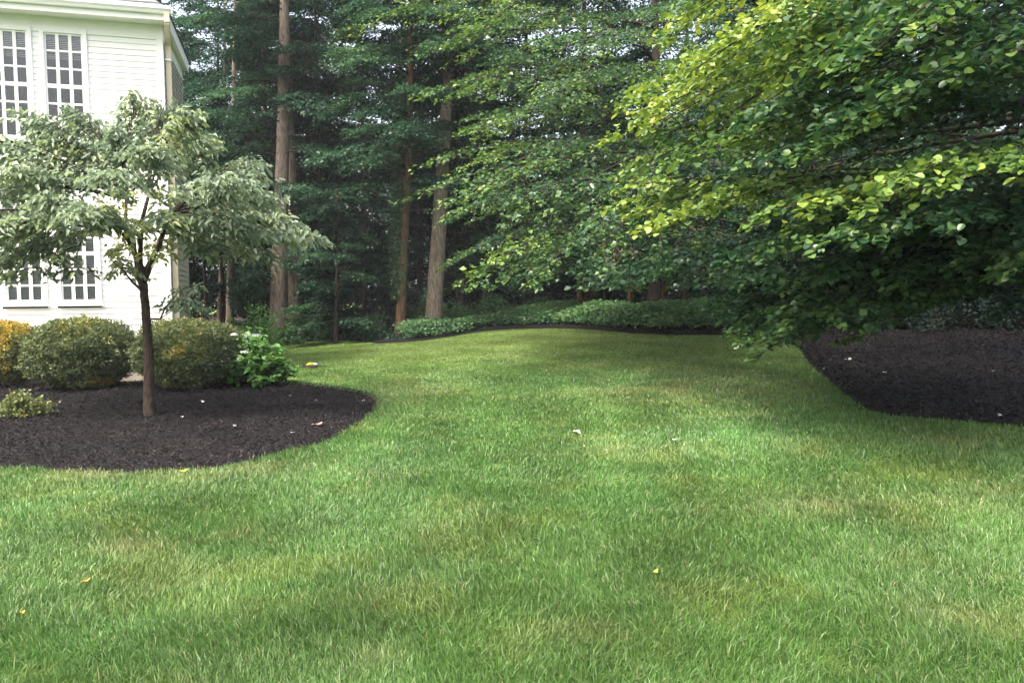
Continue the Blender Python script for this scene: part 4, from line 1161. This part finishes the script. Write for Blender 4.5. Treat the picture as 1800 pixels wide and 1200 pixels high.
tag(grass, "short green lawn grass", "grass", kind='stuff')

# mulch chips
def chips(poly, bounds, N, near, seed, name, label, l0=.012, l1=.045):
    rng = np.random.default_rng(seed)
    x = rng.uniform(bounds[0], bounds[1], N); y = rng.uniform(bounds[2], bounds[3], N)
    k = in_poly(x + rng.normal(0, .03, N), y + rng.normal(0, .03, N), poly) & (np.abs(x) < y * 1.1 + 1); x, y = x[k], y[k]; n = len(x)
    z = height(x, y) + .05 + .07 * (fbm(x * 2.5, y * 2.5, 8) - .5) + rng.uniform(-.012, .022, n)
    a = rng.uniform(0, 6.28, n); L = rng.uniform(l0, l1, n)
    lv = Leaves()
    lv.add(np.column_stack([x, y, z]), np.column_stack([np.cos(a), np.sin(a), rng.normal(0, .5, n)]), rng.normal(0, .8, (n, 3)) + UP, L, rng.random(n) * (.7 + .5 * fbm(x * 2, y * 2, 12)))
    o = lv.build(name, M_chipm, None, 'diamond', .4); tag(o, label, "mulch", kind='stuff')
M_chipm = leaf_mat("mulch_chip", [(0, (.003, .0027, .0033)), (.7, (.010, .0083, .0098)), (.95, (.026, .021, .023)), (1, (.09, .065, .062))], .7, 0.0, .3)
chips(bedL, (-10, -1, 6.5, 15), 240000, 6, 500, "mulch_chips", "dark wood chips covering the left bed under the young tree", .010, .034)
chips(bedR, (-5, 12, 7, 21), 260000, 7, 501, "mulch_chips", "dark wood chips covering the right bed under the branches", .018, .065)

# thin haze volume, added to soften the dark woods like lens glare
b = MB(); b.box(-70, 70, -6, 75, -6, 24)
hz_m = bpy.data.materials.new("glare_haze"); hz_m.use_nodes = True
hz_m.node_tree.nodes.clear()
ho = hz_m.node_tree.nodes.new("ShaderNodeOutputMaterial"); hv = hz_m.node_tree.nodes.new("ShaderNodeVolumePrincipled")
hv.inputs["Color"].default_value = (.86, .92, 1, 1); hv.inputs["Density"].default_value = .0006
hz_m.node_tree.links.new(hv.outputs[0], ho.inputs["Volume"])
tag(b.build("glare_haze", hz_m), kind='stuff')
# small fallen things
rng = np.random.default_rng(610); n = 420
lx = np.concatenate([rng.uniform(3.5, 11, n), rng.uniform(-8, -2, 130)]); ly = np.concatenate([rng.uniform(8.5, 17, n) ** 1.0, rng.uniform(7.4, 13, 130)])
k = (in_poly(lx, ly, bedR) | in_poly(lx, ly, bedL)); lx, ly = lx[k], ly[k]; n = len(lx)
lv = Leaves(); lv.add(np.column_stack([lx, ly, height(lx, ly) + .085]), np.column_stack([rng.normal(0, 1, (n, 2)), rng.normal(0, .3, n)]), rng.normal(0, .35, (n, 3)) + UP, rng.uniform(.02, .055, n), rng.uniform(.2, 1, n) ** 1.5)
o = lv.build("dead_leaves", M_lit, None, 'long', .6); tag(o, "small dark brown dead leaves strewn over the black mulch", "dead leaves", kind='stuff')
def fallen(px, py, size, mat, name, label, cat, seed, group=None, lift=.045):
    rng = np.random.default_rng(seed)
    p = gpt(px, py)
    o = MB(); m = 9
    ring = [(size * math.cos(2 * math.pi * i / m) * (1 + .25 * rng.normal()), size * .65 * math.sin(2 * math.pi * i / m) * (1 + .25 * rng.normal()), size * .25 * math.cos(4 * math.pi * i / m)) for i in range(m)]
    o.v = ring + [(0, 0, -.003)] + [(a, b, c + size * .12) for a, b, c in ring] + [(0, 0, size * .1)]
    for i in range(m):
        j = (i + 1) % m
        o.f.append((i, m, j)); o.f.append((m + 1 + i, m + 1 + j, 2 * m + 1)); o.f.append((i, j, m + 1 + j, m + 1 + i))
    ob = o.build(name, mat); ob.location = (p[0], p[1], p[2] + lift); ob.rotation_euler = (.25, .1, rng.uniform(0, 6))
    tag(ob, label, cat, group)
M_wh = plain("bleached_leaf", (.75, .76, .72), .6); M_or = plain("orange_leaf", (.62, .30, .05), .5); M_yg = plain("yellow_green_leaf", (.33, .45, .05), .5); M_pk = plain("pinkish_leaf", (.5, .28, .22), .6)
M_st = plain("pale_stone", (.5, .48, .45), .8, noise=.1)
fallen(1014, 766, .055, M_wh, "white_scrap", "largest white scrap lying near the middle of the lawn", "scrap", 1)
fallen(1186, 780, .028, M_wh, "white_scrap", "small white scrap right of the largest one on the lawn", "scrap", 2)
fallen(153, 1033, .022, M_or, "fallen_leaf", "orange leaf at the lower left of the lawn", "leaf", 3)
fallen(40, 1090, .016, M_or, "fallen_leaf", "small orange leaf at the far lower left corner", "leaf", 4)
fallen(1152, 1018, .022, M_yg, "fallen_leaf", "yellow green leaf in the lower right grass", "leaf", 5)
fallen(558, 756, .06, M_pk, "fallen_leaf", "pinkish leaf on the right end of the left mulch bed", "leaf", 6, lift=.07)
fallen(1490, 638, .07, M_st, "pale_stone", "large pale stone on the dark right mulch bed", "stone", 7, lift=.06)
for i, (a, b_, s) in enumerate(((510, 703, .03), (357, 713, .03), (555, 711, .025), (638, 712, .025), (320, 741, .02), (1745, 660, .03), (1555, 662, .025), (1757, 740, .03), (1448, 655, .02), (413, 757, .02), (515, 770, .02))):
    fallen(a, b_, s, M_wh, "pale_chip", "tiny pale chip lying on the black mulch", "wood chip", 20 + i, "pale chips on the mulch", .065)
fallen(323, 836, .04, M_yg, "fallen_leaf", "pale yellow leaf at the front edge of the left bed", "leaf", 8)
print("script done")
